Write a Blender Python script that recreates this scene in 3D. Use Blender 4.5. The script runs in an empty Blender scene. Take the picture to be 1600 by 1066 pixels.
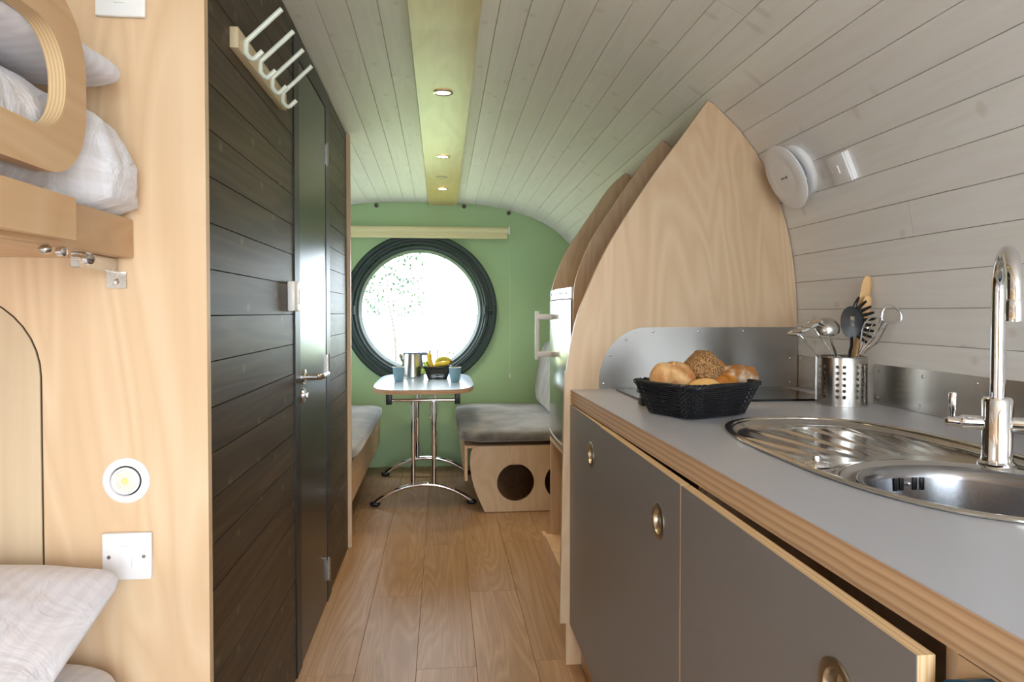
import bpy, bmesh, math, random
from mathutils import Vector, Matrix, noise as mnoise
R = math.radians
random.seed(7)
scene = bpy.context.scene
COL = scene.collection

# ---------------------------------------------------------------- camera
cd = bpy.data.cameras.new('camera'); cam = bpy.data.objects.new('camera', cd); COL.objects.link(cam)
cam.location = (0, 0, 1.2)
cam.rotation_euler = (R(90 - 1.2), 0, R(-5.71))
cd.sensor_width = 36; cd.lens = 1100 / 1600 * 36
cd.shift_y = -0.01372; cd.clip_start = 0.02
scene.camera = cam
# ---------------------------------------------------------------- world, daylight, exposure
SKY = 12.0
w = bpy.data.worlds.new('sky'); scene.world = w; w.use_nodes = True
bg = w.node_tree.nodes['Background']
bg.inputs['Color'].default_value = (0.80, 0.91, 1.0, 1); bg.inputs['Strength'].default_value = SKY
vs = scene.view_settings
vs.view_transform = 'Standard'; vs.look = 'None'; vs.gamma = 1; vs.use_curve_mapping = False
vs.exposure = 0.34
def portal(loc, rot, sx, sy):
    l = bpy.data.lights.new('daylight_portal', 'AREA'); l.shape = 'RECTANGLE'; l.size = sx; l.size_y = sy
    l.cycles.is_portal = True
    o = bpy.data.objects.new('daylight_portal', l); o.location = loc; o.rotation_euler = rot; COL.objects.link(o)
portal((-0.166, 5.66, 1.215), (R(-90), 0, 0), 0.95, 0.95)      # round window, light goes -Y
portal((-1.56, 4.60, 1.22), (0, R(-90), 0), 0.46, 1.1)       # dinette side window, light goes +X
portal((-1.56, -.40, 1.05), (0, R(-90), 0), 0.30, 0.8)       # added bunk window, unseen, lights the kitchen side
portal((0.45, -1.53, 1.06), (R(90), 0, 0), 1.40, 2.0)        # glazed end door behind the camera, light goes +Y

# ---------------------------------------------------------------- helpers
ORG = {}
def srgb(h):
    h = h.lstrip('#'); v = [int(h[i:i+2], 16) / 255 for i in (0, 2, 4)]
    return tuple((x / 12.92 if x <= .04045 else ((x + .055) / 1.055) ** 2.4) for x in v) + (1,)
def finish(name, bm, mat, parent=None, smooth=True, ang=0.6, origin=None):
    """link a bmesh (built in world coordinates) as ONE mesh object"""
    bmesh.ops.recalc_face_normals(bm, faces=bm.faces[:])
    if parent is not None: o0 = ORG[parent]
    elif origin is not None: o0 = Vector(origin)
    else:
        xs = [v.co for v in bm.verts]
        mn = Vector([min(c[i] for c in xs) for i in range(3)]); mx = Vector([max(c[i] for c in xs) for i in range(3)])
        o0 = Vector(((mn.x + mx.x) / 2, (mn.y + mx.y) / 2, mn.z))
    bmesh.ops.translate(bm, verts=bm.verts[:], vec=-o0)
    me = bpy.data.meshes.new(name); bm.to_mesh(me); bm.free()
    if smooth:
        me.polygons.foreach_set('use_smooth', [True] * len(me.polygons)); me.set_sharp_from_angle(angle=ang)
    me.materials.append(mat)
    o = bpy.data.objects.new(name, me); COL.objects.link(o)
    if parent is not None: o.parent = parent
    else: o.location = o0
    ORG[o] = o0
    return o
def thing(name, label, cat, loc, group=None):
    o = bpy.data.objects.new(name, None); COL.objects.link(o); o.location = loc; o.empty_display_size = .05
    ORG[o] = Vector(loc); return tag(o, label, cat, group)
def tag(o, label, cat=None, group=None, kind=None):
    o['label'] = label
    if cat: o['category'] = cat
    if group: o['group'] = group
    if kind: o['kind'] = kind
    return o
def structure(o, label=None):
    o['kind'] = 'structure'
    if label: o['label'] = label
    return o
def NB(): return bmesh.new()
def box(bm, x0, x1, y0, y1, z0, z1, bev=0, seg=2, M=None):
    r = bmesh.ops.create_cube(bm, size=1)
    vs_ = r['verts']
    for v in vs_:
        v.co = Vector(((x0 + x1) / 2 + v.co.x * (x1 - x0), (y0 + y1) / 2 + v.co.y * (y1 - y0), (z0 + z1) / 2 + v.co.z * (z1 - z0)))
    if bev:
        es = list({e for v in vs_ for e in v.link_edges})
        rr = bmesh.ops.bevel(bm, geom=es, offset=bev, segments=seg, affect='EDGES', profile=.5)
        vs_ = list({v for f in rr['faces'] for v in f.verts} | {v for v in vs_ if v.is_valid})
    if M is not None:
        for v in vs_: v.co = M @ v.co
    return bm
def B(*a, **k): return box(NB(), *a, **k)
def lathe(bm, prof, seg=32, M=None, cap0=False, cap1=False):
    """profile [(r,h)], about local Z; M places it"""
    M = M or Matrix()
    rings = []
    for r, h in prof:
        if r < 1e-6: rings.append([bm.verts.new(M @ Vector((0, 0, h)))])
        else: rings.append([bm.verts.new(M @ Vector((r * math.cos(2 * math.pi * i / seg), r * math.sin(2 * math.pi * i / seg), h))) for i in range(seg)])
    for a, b in zip(rings, rings[1:]):
        for i in range(seg):
            j = (i + 1) % seg
            if len(a) == 1 and len(b) == 1: continue
            if len(a) == 1: bm.faces.new((a[0], b[j], b[i]))
            elif len(b) == 1: bm.faces.new((a[i], a[j], b[0]))
            else: bm.faces.new((a[i], a[j], b[j], b[i]))
    if cap0 and len(rings[0]) > 1: bm.faces.new(rings[0][::-1])
    if cap1 and len(rings[-1]) > 1: bm.faces.new(rings[-1])
    return bm
def L(prof, seg=32, M=None, **k): return lathe(NB(), prof, seg, M, **k)
def frame_at(p, zdir, xhint=(0, 0, 1)):
    z = Vector(zdir).normalized(); h = Vector(xhint)
    if abs(z.dot(h)) > .98: h = Vector((1, 0, 0))
    x = (h - z * h.dot(z)).normalized(); y = z.cross(x)
    M = Matrix((x, y, z)).transposed().to_4x4(); M.translation = Vector(p); return M
def tube(bm, pts, r, seg=8, closed=False, cap=True, flat=1.0, up=None):
    """swept tube; r number or list"""
    pts = [Vector(p) for p in pts]; n = len(pts)
    rr = r if isinstance(r, (list, tuple)) else [r] * n
    rings = []; prev = None
    for i in range(n):
        if closed: t = pts[(i + 1) % n] - pts[i - 1]
        else: t = pts[min(i + 1, n - 1)] - pts[max(i - 1, 0)]
        t.normalize()
        if prev is None:
            h = Vector(up) if up else (Vector((0, 0, 1)) if abs(t.z) < .9 else Vector((1, 0, 0)))
        else: h = prev
        u = h - t * h.dot(t)
        if u.length < 1e-5: u = t.orthogonal()
        u.normalize(); prev = u; v = t.cross(u)
        rings.append([bm.verts.new(pts[i] + (u * math.cos(2 * math.pi * k / seg) * flat + v * math.sin(2 * math.pi * k / seg)) * rr[i]) for k in range(seg)])
    m = n if closed else n - 1
    for i in range(m):
        a, b = rings[i], rings[(i + 1) % n]
        for k in range(seg):
            j = (k + 1) % seg; bm.faces.new((a[k], a[j], b[j], b[k]))
    if cap and not closed:
        bm.faces.new(rings[0][::-1]); bm.faces.new(rings[-1])
    return bm
def T(pts, r, seg=8, **k): return tube(NB(), pts, r, seg, **k)
def smoothpath(P, n=6, closed=False):
    P = [Vector(p) for p in P]; out = []; m = len(P)
    rng = range(m) if closed else range(m - 1)
    for i in rng:
        p0 = P[i - 1] if (i > 0 or closed) else P[0]; p1 = P[i]; p2 = P[(i + 1) % m]; p3 = P[(i + 2) % m] if (closed or i + 2 < m) else P[-1]
        for k in range(n):
            t = k / n
            out.append(.5 * ((2 * p1) + (p2 - p0) * t + (2 * p0 - 5 * p1 + 4 * p2 - p3) * t * t + (3 * p1 - p0 - 3 * p2 + p3) * t ** 3))
    if not closed: out.append(P[-1])
    return out
def prism(bm, outer, holes, axis, d0, d1):
    """polygon (2D) with holes extruded along axis: 'X': (y,z)  'Y': (x,z)  'Z': (x,y)"""
    def to3(p, d):
        return Vector((d, p[0], p[1])) if axis == 'X' else Vector((p[0], d, p[1])) if axis == 'Y' else Vector((p[0], p[1], d))
    loops0 = []; edges = []
    for lp in [outer] + list(holes):
        v = [bm.verts.new(to3(p, d0)) for p in lp]; loops0.append(v)
        edges += [bm.edges.new((v[i], v[(i + 1) % len(v)])) for i in range(len(v))]
    if holes:
        r = bmesh.ops.triangle_fill(bm, use_beauty=True, use_dissolve=False, edges=edges)
        f0 = [g for g in r['geom'] if isinstance(g, bmesh.types.BMFace)]
    else: f0 = [bm.faces.new(loops0[0])]
    mp = {}
    for lp, v in zip([outer] + list(holes), loops0):
        for p, a in zip(lp, v): mp[a] = bm.verts.new(to3(p, d1))
    for f in f0: bm.faces.new([mp[v] for v in f.verts][::-1])
    for v in loops0:
        for i in range(len(v)):
            a, b = v[i], v[(i + 1) % len(v)]; bm.faces.new((a, b, mp[b], mp[a]))
    return bm
def PR(outer, holes, axis, d0, d1): return prism(NB(), outer, holes, axis, d0, d1)
def circ(cx, cy, r, n=32, ry=None, a0=0): return [(cx + r * math.cos(a0 + 2 * math.pi * i / n), cy + (ry or r) * math.sin(a0 + 2 * math.pi * i / n)) for i in range(n)]
def sgnp(v, e): return math.copysign(abs(v) ** e, v)
def supel(cx, cy, a, b, n, N=64): return [(cx + a * sgnp(math.cos(t), 2 / n), cy + b * sgnp(math.sin(t), 2 / n)) for t in [2 * math.pi * i / N for i in range(N)]]
def rrect(x0, x1, y0, y1, r, n=6):
    rs = r if isinstance(r, (list, tuple)) else [r] * 4; out = []   # order: x1y1, x0y1, x0y0, x1y0
    for (cx, cy, a0), q in zip(((x1, y1, 0), (x0, y1, 90), (x0, y0, 180), (x1, y0, 270)), rs):
        sx = -1 if cx == x1 else 1; sy = -1 if cy == y1 else 1
        if q <= 0: out.append((cx, cy)); continue
        for k in range(n + 1):
            a = R(a0 + 90 * k / n); out.append((cx + sx * q + q * math.cos(a), cy + sy * q + q * math.sin(a)))
    return out
def blob(bm, c, r, n=2.0, M=None, u=40, v=24, disp=None, nz=None):
    """superellipsoid with optional displacement disp(unit vec, point)->point"""
    nz = nz or n; rings = []
    M = M or Matrix()
    def P(th, ph):
        d = Vector((sgnp(math.cos(ph), 2 / nz) * sgnp(math.cos(th), 2 / n), sgnp(math.cos(ph), 2 / nz) * sgnp(math.sin(th), 2 / n), sgnp(math.sin(ph), 2 / nz)))
        p = Vector((d.x * r[0], d.y * r[1], d.z * r[2]))
        if disp: p = disp(d, p)
        return M @ p + Vector(c)
    for j in range(v + 1):
        ph = -math.pi / 2 + math.pi * j / v
        rings.append([bm.verts.new(P(0, ph))] if j in (0, v) else [bm.verts.new(P(2 * math.pi * i / u, ph)) for i in range(u)])
    for a, b in zip(rings, rings[1:]):
        for i in range(u):
            k = (i + 1) % u
            if len(a) == 1: bm.faces.new((a[0], b[i], b[k]))
            elif len(b) == 1: bm.faces.new((a[i], b[0], a[k]))
            else: bm.faces.new((a[i], b[i], b[k], a[k]))
    return bm
def copy_tree(o, parent=None):
    c = o.copy(); COL.objects.link(c)
    if parent is not None: c.parent = parent
    ORG[c] = ORG[o].copy()
    for ch in list(o.children): copy_tree(ch, c)
    return c

# ---------------------------------------------------------------- materials
MATS = {}
def newmat(name):
    m = bpy.data.materials.new(name); m.use_nodes = True; nt = m.node_tree
    return m, nt, nt.nodes['Principled BSDF']
def plain(name, col, rough=.5, metal=0, spec=.5, emit=None, es=0, bump=0, bscale=200, sheen=0, coat=0):
    if name in MATS: return MATS[name]
    m, nt, p = newmat(name)
    p.inputs['Base Color'].default_value = srgb(col); p.inputs['Roughness'].default_value = rough
    p.inputs['Metallic'].default_value = metal; p.inputs['Specular IOR Level'].default_value = spec
    p.inputs['Sheen Weight'].default_value = sheen; p.inputs['Coat Weight'].default_value = coat
    if emit: p.inputs['Emission Color'].default_value = srgb(emit); p.inputs['Emission Strength'].default_value = es
    # a little procedural variation so that no surface is dead flat
    tc = nt.nodes.new('ShaderNodeTexCoord'); n = nt.nodes.new('ShaderNodeTexNoise'); n.inputs['Scale'].default_value = bscale; n.inputs['Detail'].default_value = 3
    nt.links.new(tc.outputs['Object'], n.inputs['Vector'])
    if bump:
        b = nt.nodes.new('ShaderNodeBump'); b.inputs['Strength'].default_value = bump; b.inputs['Distance'].default_value = .002
        nt.links.new(n.outputs['Fac'], b.inputs['Height']); nt.links.new(b.outputs['Normal'], p.inputs['Normal'])
    else:
        mr = nt.nodes.new('ShaderNodeMapRange'); mr.inputs['To Min'].default_value = max(0, rough - .03); mr.inputs['To Max'].default_value = min(1, rough + .03)
        nt.links.new(n.outputs['Fac'], mr.inputs['Value']); nt.links.new(mr.outputs['Result'], p.inputs['Roughness'])
    MATS[name] = m; return m
def wood(name, c1, c2, c3=None, stretch=(8, 8, .8), rough=.5, rings=.35, rand=.08, knots=0, knotcol='#5a3a20', bump=.15, spec=.4, freq=9, fine=.35):
    """procedural timber: stretched noise, contour rings like cathedral grain, fine pores, optional knots"""
    if name in MATS: return MATS[name]
    m, nt, p = newmat(name); N = nt.nodes; K = nt.links
    tc = N.new('ShaderNodeTexCoord'); oi = N.new('ShaderNodeObjectInfo')
    off = N.new('ShaderNodeVectorMath'); off.operation = 'MULTIPLY_ADD'
    comb = N.new('ShaderNodeCombineXYZ')
    for i in range(3): K.new(oi.outputs['Random'], comb.inputs[i])
    off.inputs[1].default_value = (7.3, 3.1, 5.7); K.new(comb.outputs[0], off.inputs[0]); K.new(tc.outputs['Object'], off.inputs[2])
    mp = N.new('ShaderNodeMapping'); mp.inputs['Scale'].default_value = stretch; K.new(off.outputs[0], mp.inputs['Vector'])
    n1 = N.new('ShaderNodeTexNoise'); n1.inputs['Scale'].default_value = .8; n1.inputs['Detail'].default_value = 2.5; n1.inputs['Distortion'].default_value = .6; K.new(mp.outputs[0], n1.inputs['Vector'])
    mul = N.new('ShaderNodeMath'); mul.operation = 'MULTIPLY'; mul.inputs[1].default_value = freq; K.new(n1.outputs['Fac'], mul.inputs[0])
    pp = N.new('ShaderNodeMath'); pp.operation = 'PINGPONG'; pp.inputs[1].default_value = .5; K.new(mul.outputs[0], pp.inputs[0])
    mp2 = N.new('ShaderNodeMapping'); mp2.inputs['Scale'].default_value = tuple(s * 9 if s > 2 else s * 3 for s in stretch); K.new(off.outputs[0], mp2.inputs['Vector'])
    n2 = N.new('ShaderNodeTexNoise'); n2.inputs['Scale'].default_value = 1.5; n2.inputs['Detail'].default_value = 4; K.new(mp2.outputs[0], n2.inputs['Vector'])
    # factor = ring*rings + fine*n2 + rand*objrandom
    a = N.new('ShaderNodeMath'); a.operation = 'MULTIPLY'; a.inputs[1].default_value = rings * 2; K.new(pp.outputs[0], a.inputs[0])
    b = N.new('ShaderNodeMath'); b.operation = 'MULTIPLY_ADD'; b.inputs[1].default_value = fine; K.new(n2.outputs['Fac'], b.inputs[0]); K.new(a.outputs[0], b.inputs[2])
    c = N.new('ShaderNodeMath'); c.operation = 'MULTIPLY_ADD'; c.inputs[1].default_value = (1 - rings - fine); K.new(n1.outputs['Fac'], c.inputs[0]); K.new(b.outputs[0], c.inputs[2])
    ramp = N.new('ShaderNodeValToRGB'); e = ramp.color_ramp.elements
    e[0].position = .2; e[0].color = srgb(c1); e[1].position = .8; e[1].color = srgb(c2)
    if c3: q = e.new(.5); q.color = srgb(c3)
    K.new(c.outputs[0], ramp.inputs['Fac'])
    hsv = N.new('ShaderNodeHueSaturation'); K.new(ramp.outputs['Color'], hsv.inputs['Color'])
    mr = N.new('ShaderNodeMapRange'); mr.inputs['To Min'].default_value = 1 - rand; mr.inputs['To Max'].default_value = 1 + rand; K.new(oi.outputs['Random'], mr.inputs['Value']); K.new(mr.outputs['Result'], hsv.inputs['Value'])
    col = hsv.outputs['Color']
    if knots:
        sx3 = N.new('ShaderNodeSeparateXYZ'); K.new(off.outputs[0], sx3.inputs[0])
        sm = N.new('ShaderNodeMath'); sm.operation = 'ADD'; K.new(sx3.outputs[0], sm.inputs[0]); K.new(sx3.outputs[2], sm.inputs[1])
        s9 = N.new('ShaderNodeMath'); s9.operation = 'MULTIPLY'; s9.inputs[1].default_value = 7; K.new(sm.outputs[0], s9.inputs[0])
        s4 = N.new('ShaderNodeMath'); s4.operation = 'MULTIPLY'; s4.inputs[1].default_value = 5; K.new(sx3.outputs[1], s4.inputs[0])
        c3_ = N.new('ShaderNodeCombineXYZ'); K.new(s9.outputs[0], c3_.inputs[0]); K.new(s4.outputs[0], c3_.inputs[1])
        vo = N.new('ShaderNodeTexVoronoi'); vo.voronoi_dimensions = '2D'; vo.inputs['Scale'].default_value = .9; K.new(c3_.outputs[0], vo.inputs['Vector'])
        kr = N.new('ShaderNodeMapRange'); kr.inputs['From Min'].default_value = .03; kr.inputs['From Max'].default_value = .085; kr.inputs['To Min'].default_value = knots; kr.inputs['To Max'].default_value = 0
        K.new(vo.outputs['Distance'], kr.inputs['Value'])
        mx = N.new('ShaderNodeMix'); mx.data_type = 'RGBA'; K.new(kr.outputs['Result'], mx.inputs['Factor']); K.new(col, mx.inputs[6]); mx.inputs[7].default_value = srgb(knotcol); col = mx.outputs[2]
    K.new(col, p.inputs['Base Color'])
    p.inputs['Roughness'].default_value = rough; p.inputs['Specular IOR Level'].default_value = spec
    bp = N.new('ShaderNodeBump'); bp.inputs['Strength'].default_value = bump; bp.inputs['Distance'].default_value = .002; K.new(c.outputs[0], bp.inputs['Height']); K.new(bp.outputs['Normal'], p.inputs['Normal'])
    MATS[name] = m; return m
def layered(name, cols, axis, pitch, rough=.55):
    """plywood edge: thin veneers stacked along an axis"""
    if name in MATS: return MATS[name]
    m, nt, p = newmat(name); N = nt.nodes; K = nt.links
    tc = N.new('ShaderNodeTexCoord'); sp = N.new('ShaderNodeSeparateXYZ'); K.new(tc.outputs['Object'], sp.inputs[0])
    ns = N.new('ShaderNodeTexNoise'); ns.inputs['Scale'].default_value = 9; ns.inputs['Detail'].default_value = 3; K.new(tc.outputs['Object'], ns.inputs['Vector'])
    ad = N.new('ShaderNodeMath'); ad.operation = 'MULTIPLY_ADD'; ad.inputs[1].default_value = pitch * .5; K.new(ns.outputs['Fac'], ad.inputs[0]); K.new(sp.outputs['XYZ'.index(axis)], ad.inputs[2])
    dv = N.new('ShaderNodeMath'); dv.operation = 'DIVIDE'; dv.inputs[1].default_value = pitch; K.new(ad.outputs[0], dv.inputs[0])
    fr = N.new('ShaderNodeMath'); fr.operation = 'FRACT'; K.new(dv.outputs[0], fr.inputs[0])
    ramp = N.new('ShaderNodeValToRGB'); ramp.color_ramp.interpolation = 'EASE'; e = ramp.color_ramp.elements
    e[0].position = 0; e[0].color = srgb(cols[0]); e[1].position = 1; e[1].color = srgb(cols[0])
    q = e.new(.45); q.color = srgb(cols[1]); q = e.new(.6); q.color = srgb(cols[2])
    K.new(fr.outputs[0], ramp.inputs['Fac']); K.new(ramp.outputs['Color'], p.inputs['Base Color']); p.inputs['Roughness'].default_value = rough
    MATS[name] = m; return m
def metal(name, col, rough, aniso_axis=None, amt=.12, scale=300):
    if name in MATS: return MATS[name]
    m, nt, p = newmat(name); N = nt.nodes; K = nt.links
    p.inputs['Base Color'].default_value = srgb(col); p.inputs['Metallic'].default_value = 1; p.inputs['Roughness'].default_value = rough
    tc = N.new('ShaderNodeTexCoord'); mp = N.new('ShaderNodeMapping'); K.new(tc.outputs['Object'], mp.inputs['Vector'])
    s = [scale] * 3
    if aniso_axis: s['XYZ'.index(aniso_axis)] = scale / 100
    mp.inputs['Scale'].default_value = s
    n = N.new('ShaderNodeTexNoise'); n.inputs['Scale'].default_value = 1; n.inputs['Detail'].default_value = 3; K.new(mp.outputs[0], n.inputs['Vector'])
    mr = N.new('ShaderNodeMapRange'); mr.inputs['To Min'].default_value = max(.02, rough - amt); mr.inputs['To Max'].default_value = rough + amt; K.new(n.outputs['Fac'], mr.inputs['Value']); K.new(mr.outputs['Result'], p.inputs['Roughness'])
    if aniso_axis:
        b = N.new('ShaderNodeBump'); b.inputs['Strength'].default_value = .04; b.inputs['Distance'].default_value = .0005; K.new(n.outputs['Fac'], b.inputs['Height']); K.new(b.outputs['Normal'], p.inputs['Normal'])
    MATS[name] = m; return m
def mottled(name, c1, c2, scale=20, rough=.8, bump=.4, stretch=(1, 1, 1), sheen=0, lo=.35, hi=.65, dist=.004, vor=False, spec=.4):
    if name in MATS: return MATS[name]
    m, nt, p = newmat(name); N = nt.nodes; K = nt.links
    tc = N.new('ShaderNodeTexCoord'); mp = N.new('ShaderNodeMapping'); mp.inputs['Scale'].default_value = stretch; K.new(tc.outputs['Object'], mp.inputs['Vector'])
    if vor: n = N.new('ShaderNodeTexVoronoi'); out = n.outputs['Distance']
    else: n = N.new('ShaderNodeTexNoise'); n.inputs['Detail'].default_value = 5; out = n.outputs['Fac']
    n.inputs['Scale'].default_value = scale; K.new(mp.outputs[0], n.inputs['Vector'])
    ramp = N.new('ShaderNodeValToRGB'); e = ramp.color_ramp.elements; e[0].position = lo; e[0].color = srgb(c1); e[1].position = hi; e[1].color = srgb(c2)
    K.new(out, ramp.inputs['Fac']); K.new(ramp.outputs['Color'], p.inputs['Base Color'])
    p.inputs['Roughness'].default_value = rough; p.inputs['Sheen Weight'].default_value = sheen; p.inputs['Specular IOR Level'].default_value = spec
    b = N.new('ShaderNodeBump'); b.inputs['Strength'].default_value = bump; b.inputs['Distance'].default_value = dist; K.new(out, b.inputs['Height']); K.new(b.outputs['Normal'], p.inputs['Normal'])
    MATS[name] = m; return m
def linen(name, c1, c2, axes, pitch, rough=.75, crease=.6):
    """white cotton with faint satin stripes (one axis) or a check (two axes) and soft creases"""
    m, nt, p = newmat(name); N = nt.nodes; K = nt.links
    tc = N.new('ShaderNodeTexCoord'); sp = N.new('ShaderNodeSeparateXYZ'); K.new(tc.outputs['Object'], sp.inputs[0])
    fac = None
    for ax in axes:
        dv = N.new('ShaderNodeMath'); dv.operation = 'DIVIDE'; dv.inputs[1].default_value = pitch; K.new(sp.outputs['XYZ'.index(ax)], dv.inputs[0])
        pp = N.new('ShaderNodeMath'); pp.operation = 'PINGPONG'; pp.inputs[1].default_value = 1; K.new(dv.outputs[0], pp.inputs[0])
        mr = N.new('ShaderNodeMapRange'); mr.inputs['From Min'].default_value = .4; mr.inputs['From Max'].default_value = .6; mr.inputs['To Max'].default_value = 1 / len(axes); K.new(pp.outputs[0], mr.inputs['Value'])
        if fac is None: fac = mr.outputs['Result']
        else:
            ad = N.new('ShaderNodeMath'); ad.operation = 'ADD'; K.new(fac, ad.inputs[0]); K.new(mr.outputs['Result'], ad.inputs[1]); fac = ad.outputs[0]
    mx = N.new('ShaderNodeMix'); mx.data_type = 'RGBA'; K.new(fac, mx.inputs['Factor']); mx.inputs[6].default_value = srgb(c1); mx.inputs[7].default_value = srgb(c2)
    K.new(mx.outputs[2], p.inputs['Base Color']); p.inputs['Roughness'].default_value = rough; p.inputs['Sheen Weight'].default_value = .2
    n = N.new('ShaderNodeTexNoise'); n.inputs['Scale'].default_value = 11; n.inputs['Detail'].default_value = 4; n.inputs['Distortion'].default_value = 1.2; K.new(tc.outputs['Object'], n.inputs['Vector'])
    b = N.new('ShaderNodeBump'); b.inputs['Strength'].default_value = crease; b.inputs['Distance'].default_value = .02; K.new(n.outputs['Fac'], b.inputs['Height']); K.new(b.outputs['Normal'], p.inputs['Normal'])
    return m

PLY_V = wood('birch_ply_vertical', '#c9a884', '#dcc2a1', '#d4b592', stretch=(4.5, 4.5, .9), freq=16, rings=.30, rough=.42, fine=.25)
PLY_H = wood('birch_ply_lengthwise', '#caa178', '#debd96', '#d5b088', stretch=(4.5, .9, 4.5), freq=16, rings=.30, rough=.42, fine=.25)
PLY_X = wood('birch_ply_crosswise', '#caa178', '#debd96', '#d5b088', stretch=(.9, 4.5, 4.5), freq=16, rings=.30, rough=.42, fine=.25)
PLY_BEAM = wood('birch_ply_beam', '#c9ae6f', '#dcc48a', '#d3ba7d', stretch=(5, .9, 5), rings=.25, rough=.3, fine=.25)
EDGE_Z = layered('ply_edge_stacked_up', ('#cfae88', '#c29d78', '#b08b68'), 'Z', .012)
EDGE_X = layered('ply_edge_stacked_across', ('#e6cba2', '#dcbd90', '#d0ac7e'), 'X', .007)
WHITE_PL = wood('whitewashed_pine', '#e9e4de', '#f4f1ed', '#efebe6', stretch=(9, .5, 9), rings=.2, rand=.02, rough=.45, knots=.30, knotcol='#c4b5a4', fine=.3, bump=.08)
DARK_PL = wood('black_stained_pine', '#2f261b', '#564838', '#423628', stretch=(9, .5, 9), rings=.35, rand=.12, rough=.46, knots=.7, knotcol='#6b664e', fine=.35, bump=.2, spec=.4)
OAK = wood('oak_laminate', '#9a7451', '#bd9a75', '#ad8661', stretch=(9, .7, 9), rings=.3, rand=.07, rough=.38, fine=.35, bump=.1, freq=14)
GREEN = plain('sage_green_paint', '#a6c493', .55, bump=.05, bscale=400)
DARKGAP = plain('shadow_gap', '#a39b90', .9)
BLACKGAP = plain('black_backing', '#0d0d0c', .9)
BLACKPAINT = plain('black_frame_paint', '#141517', .4)
DOORFACE = mottled('black_door_laminate', '#1c1a15', '#25231c', scale=6, stretch=(60, 60, 2), rough=.3, bump=.06, dist=.0004, spec=.6)
CHROME = plain('chrome', '#e8e8ea', .06, metal=1)
STEEL = metal('brushed_steel', '#c3c0ba', .24, None, .03, 40)
STEELX = metal('brushed_steel_sheet', '#b4b2af', .30, None, .03, 40)
for _m, _ax in ((STEELX, 'X'),):
    _p = _m.node_tree.nodes['Principled BSDF']; _p.inputs['Anisotropic'].default_value = .8
    _t = _m.node_tree.nodes.new('ShaderNodeTangent'); _t.direction_type = 'RADIAL'; _t.axis = _ax; _m.node_tree.links.new(_t.outputs[0], _p.inputs['Tangent'])
SATIN = metal('satin_steel', '#c8c6c2', .24)
SINKM = metal('sink_steel', '#cfcdc9', .14, None, .05, 500)
BRASSY = metal('satin_nickel', '#b7ab98', .32)
WHITEP = plain('white_plastic', '#eceaea', .3)
CREAM = plain('cream_enamel', '#e6e3d0', .3)
HOOKM = plain('pale_green_enamel', '#dfe5d6', .28)
GREYTOP = plain('grey_laminate_top', '#aeb0b8', .34, bump=.03, bscale=900)
GREYDOOR = plain('warm_grey_laminate', '#7c7978', .36, bump=.03, bscale=700)
BLACKP = plain('black_plastic', '#121213', .4)
WICKER = plain('black_wicker', '#16161a', .45, spec=.5)
GLASSBLK = plain('black_ceramic_glass', '#0b0b0c', .06)
FABRIC = mottled('grey_velvet', '#5c5955', '#8b8883', scale=7, rough=.9, bump=.25, sheen=.5, dist=.01)
LINEN = linen('white_satin_stripe', '#e6e4ec', '#e0dee7', 'X', .011, crease=.35)
LINENY = linen('white_satin_stripe_long', '#e4e2ea', '#dedbe3', 'Y', .014, crease=.35)
CHECK = linen('white_check_linen', '#e6e4ea', '#d9d5d8', 'YZ', .020, crease=.8)
RING = plain('window_frame_black_green', '#273833', .5, bscale=20)
BLIND = plain('cream_blind', '#e4dcae', .6)
TEAL = plain('dark_teal_enamel', '#0f4a63', .35)
MUG = plain('blue_grey_stoneware', '#7f9fae', .3)
LENS = plain('lamp_lens', '#fff0d0', .3, emit='#ffe0ac', es=14)

# ---------------------------------------------------------------- pod section
CX, ZC, NE = -0.14, 1.05, 2.8
Y0, Y1 = -1.55, 5.50
def ab(Y):
    t = min(1, max(0, (Y - 2.3) / (Y1 - 2.3))); return 1.375 - .04 * t, 1.10 - .10 * t
_tab = []; _s = ZC; _p = (1.375, 0)
for i in range(2001):
    t = math.pi * i / 2000; q = (1.375 * sgnp(math.cos(t), 2 / NE), 1.1 * abs(math.sin(t)) ** (2 / NE))
    _s += math.hypot(q[0] - _p[0], q[1] - _p[1]); _p = q; _tab.append((_s, t))
STOT = _s + ZC
def sec(s, Y, d=0):
    """point of the shell at arc length s from the right floor edge, d outwards"""
    a, b = ab(Y)
    if s <= ZC: return Vector((CX + a + d, Y, s))
    if s >= _tab[-1][0]: return Vector((CX - a - d, Y, STOT - s))
    lo, hi = 0, 2000
    while hi - lo > 1:
        m = (lo + hi) // 2
        if _tab[m][0] < s: lo = m
        else: hi = m
    f = (s - _tab[lo][0]) / max(1e-9, _tab[hi][0] - _tab[lo][0]); t = _tab[lo][1] + f * (_tab[hi][1] - _tab[lo][1])
    def q(t): return Vector((CX + a * sgnp(math.cos(t), 2 / NE), Y, ZC + b * max(0, math.sin(t)) ** (2 / NE)))
    p = q(t); g = Vector((sgnp((p.x - CX) / a, NE - 1) / a, 0, sgnp((p.z - ZC) / b, NE - 1) / b)); g.normalize()
    return p + g * d
def ceil_z(X, Y):
    a, b = ab(Y); u = min(1, abs(X - CX) / a); return ZC + b * (1 - u ** NE) ** (1 / NE)
def wall_x(z, Y):
    a, b = ab(Y)
    if z <= ZC: return CX + a
    return CX + a * (1 - ((z - ZC) / b) ** NE) ** (1 / NE)
def nrm(z, Y):
    a, b = ab(Y); x = wall_x(z, Y); g = Vector((((x - CX) / a) ** (NE - 1) / a, 0, (max(0, z - ZC) / b) ** (NE - 1) / b)); g.normalize(); return g
YS = [Y0, 0, 1.2, 2.3, 2.9, 3.5, 4.1, 4.8, Y1]
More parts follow.
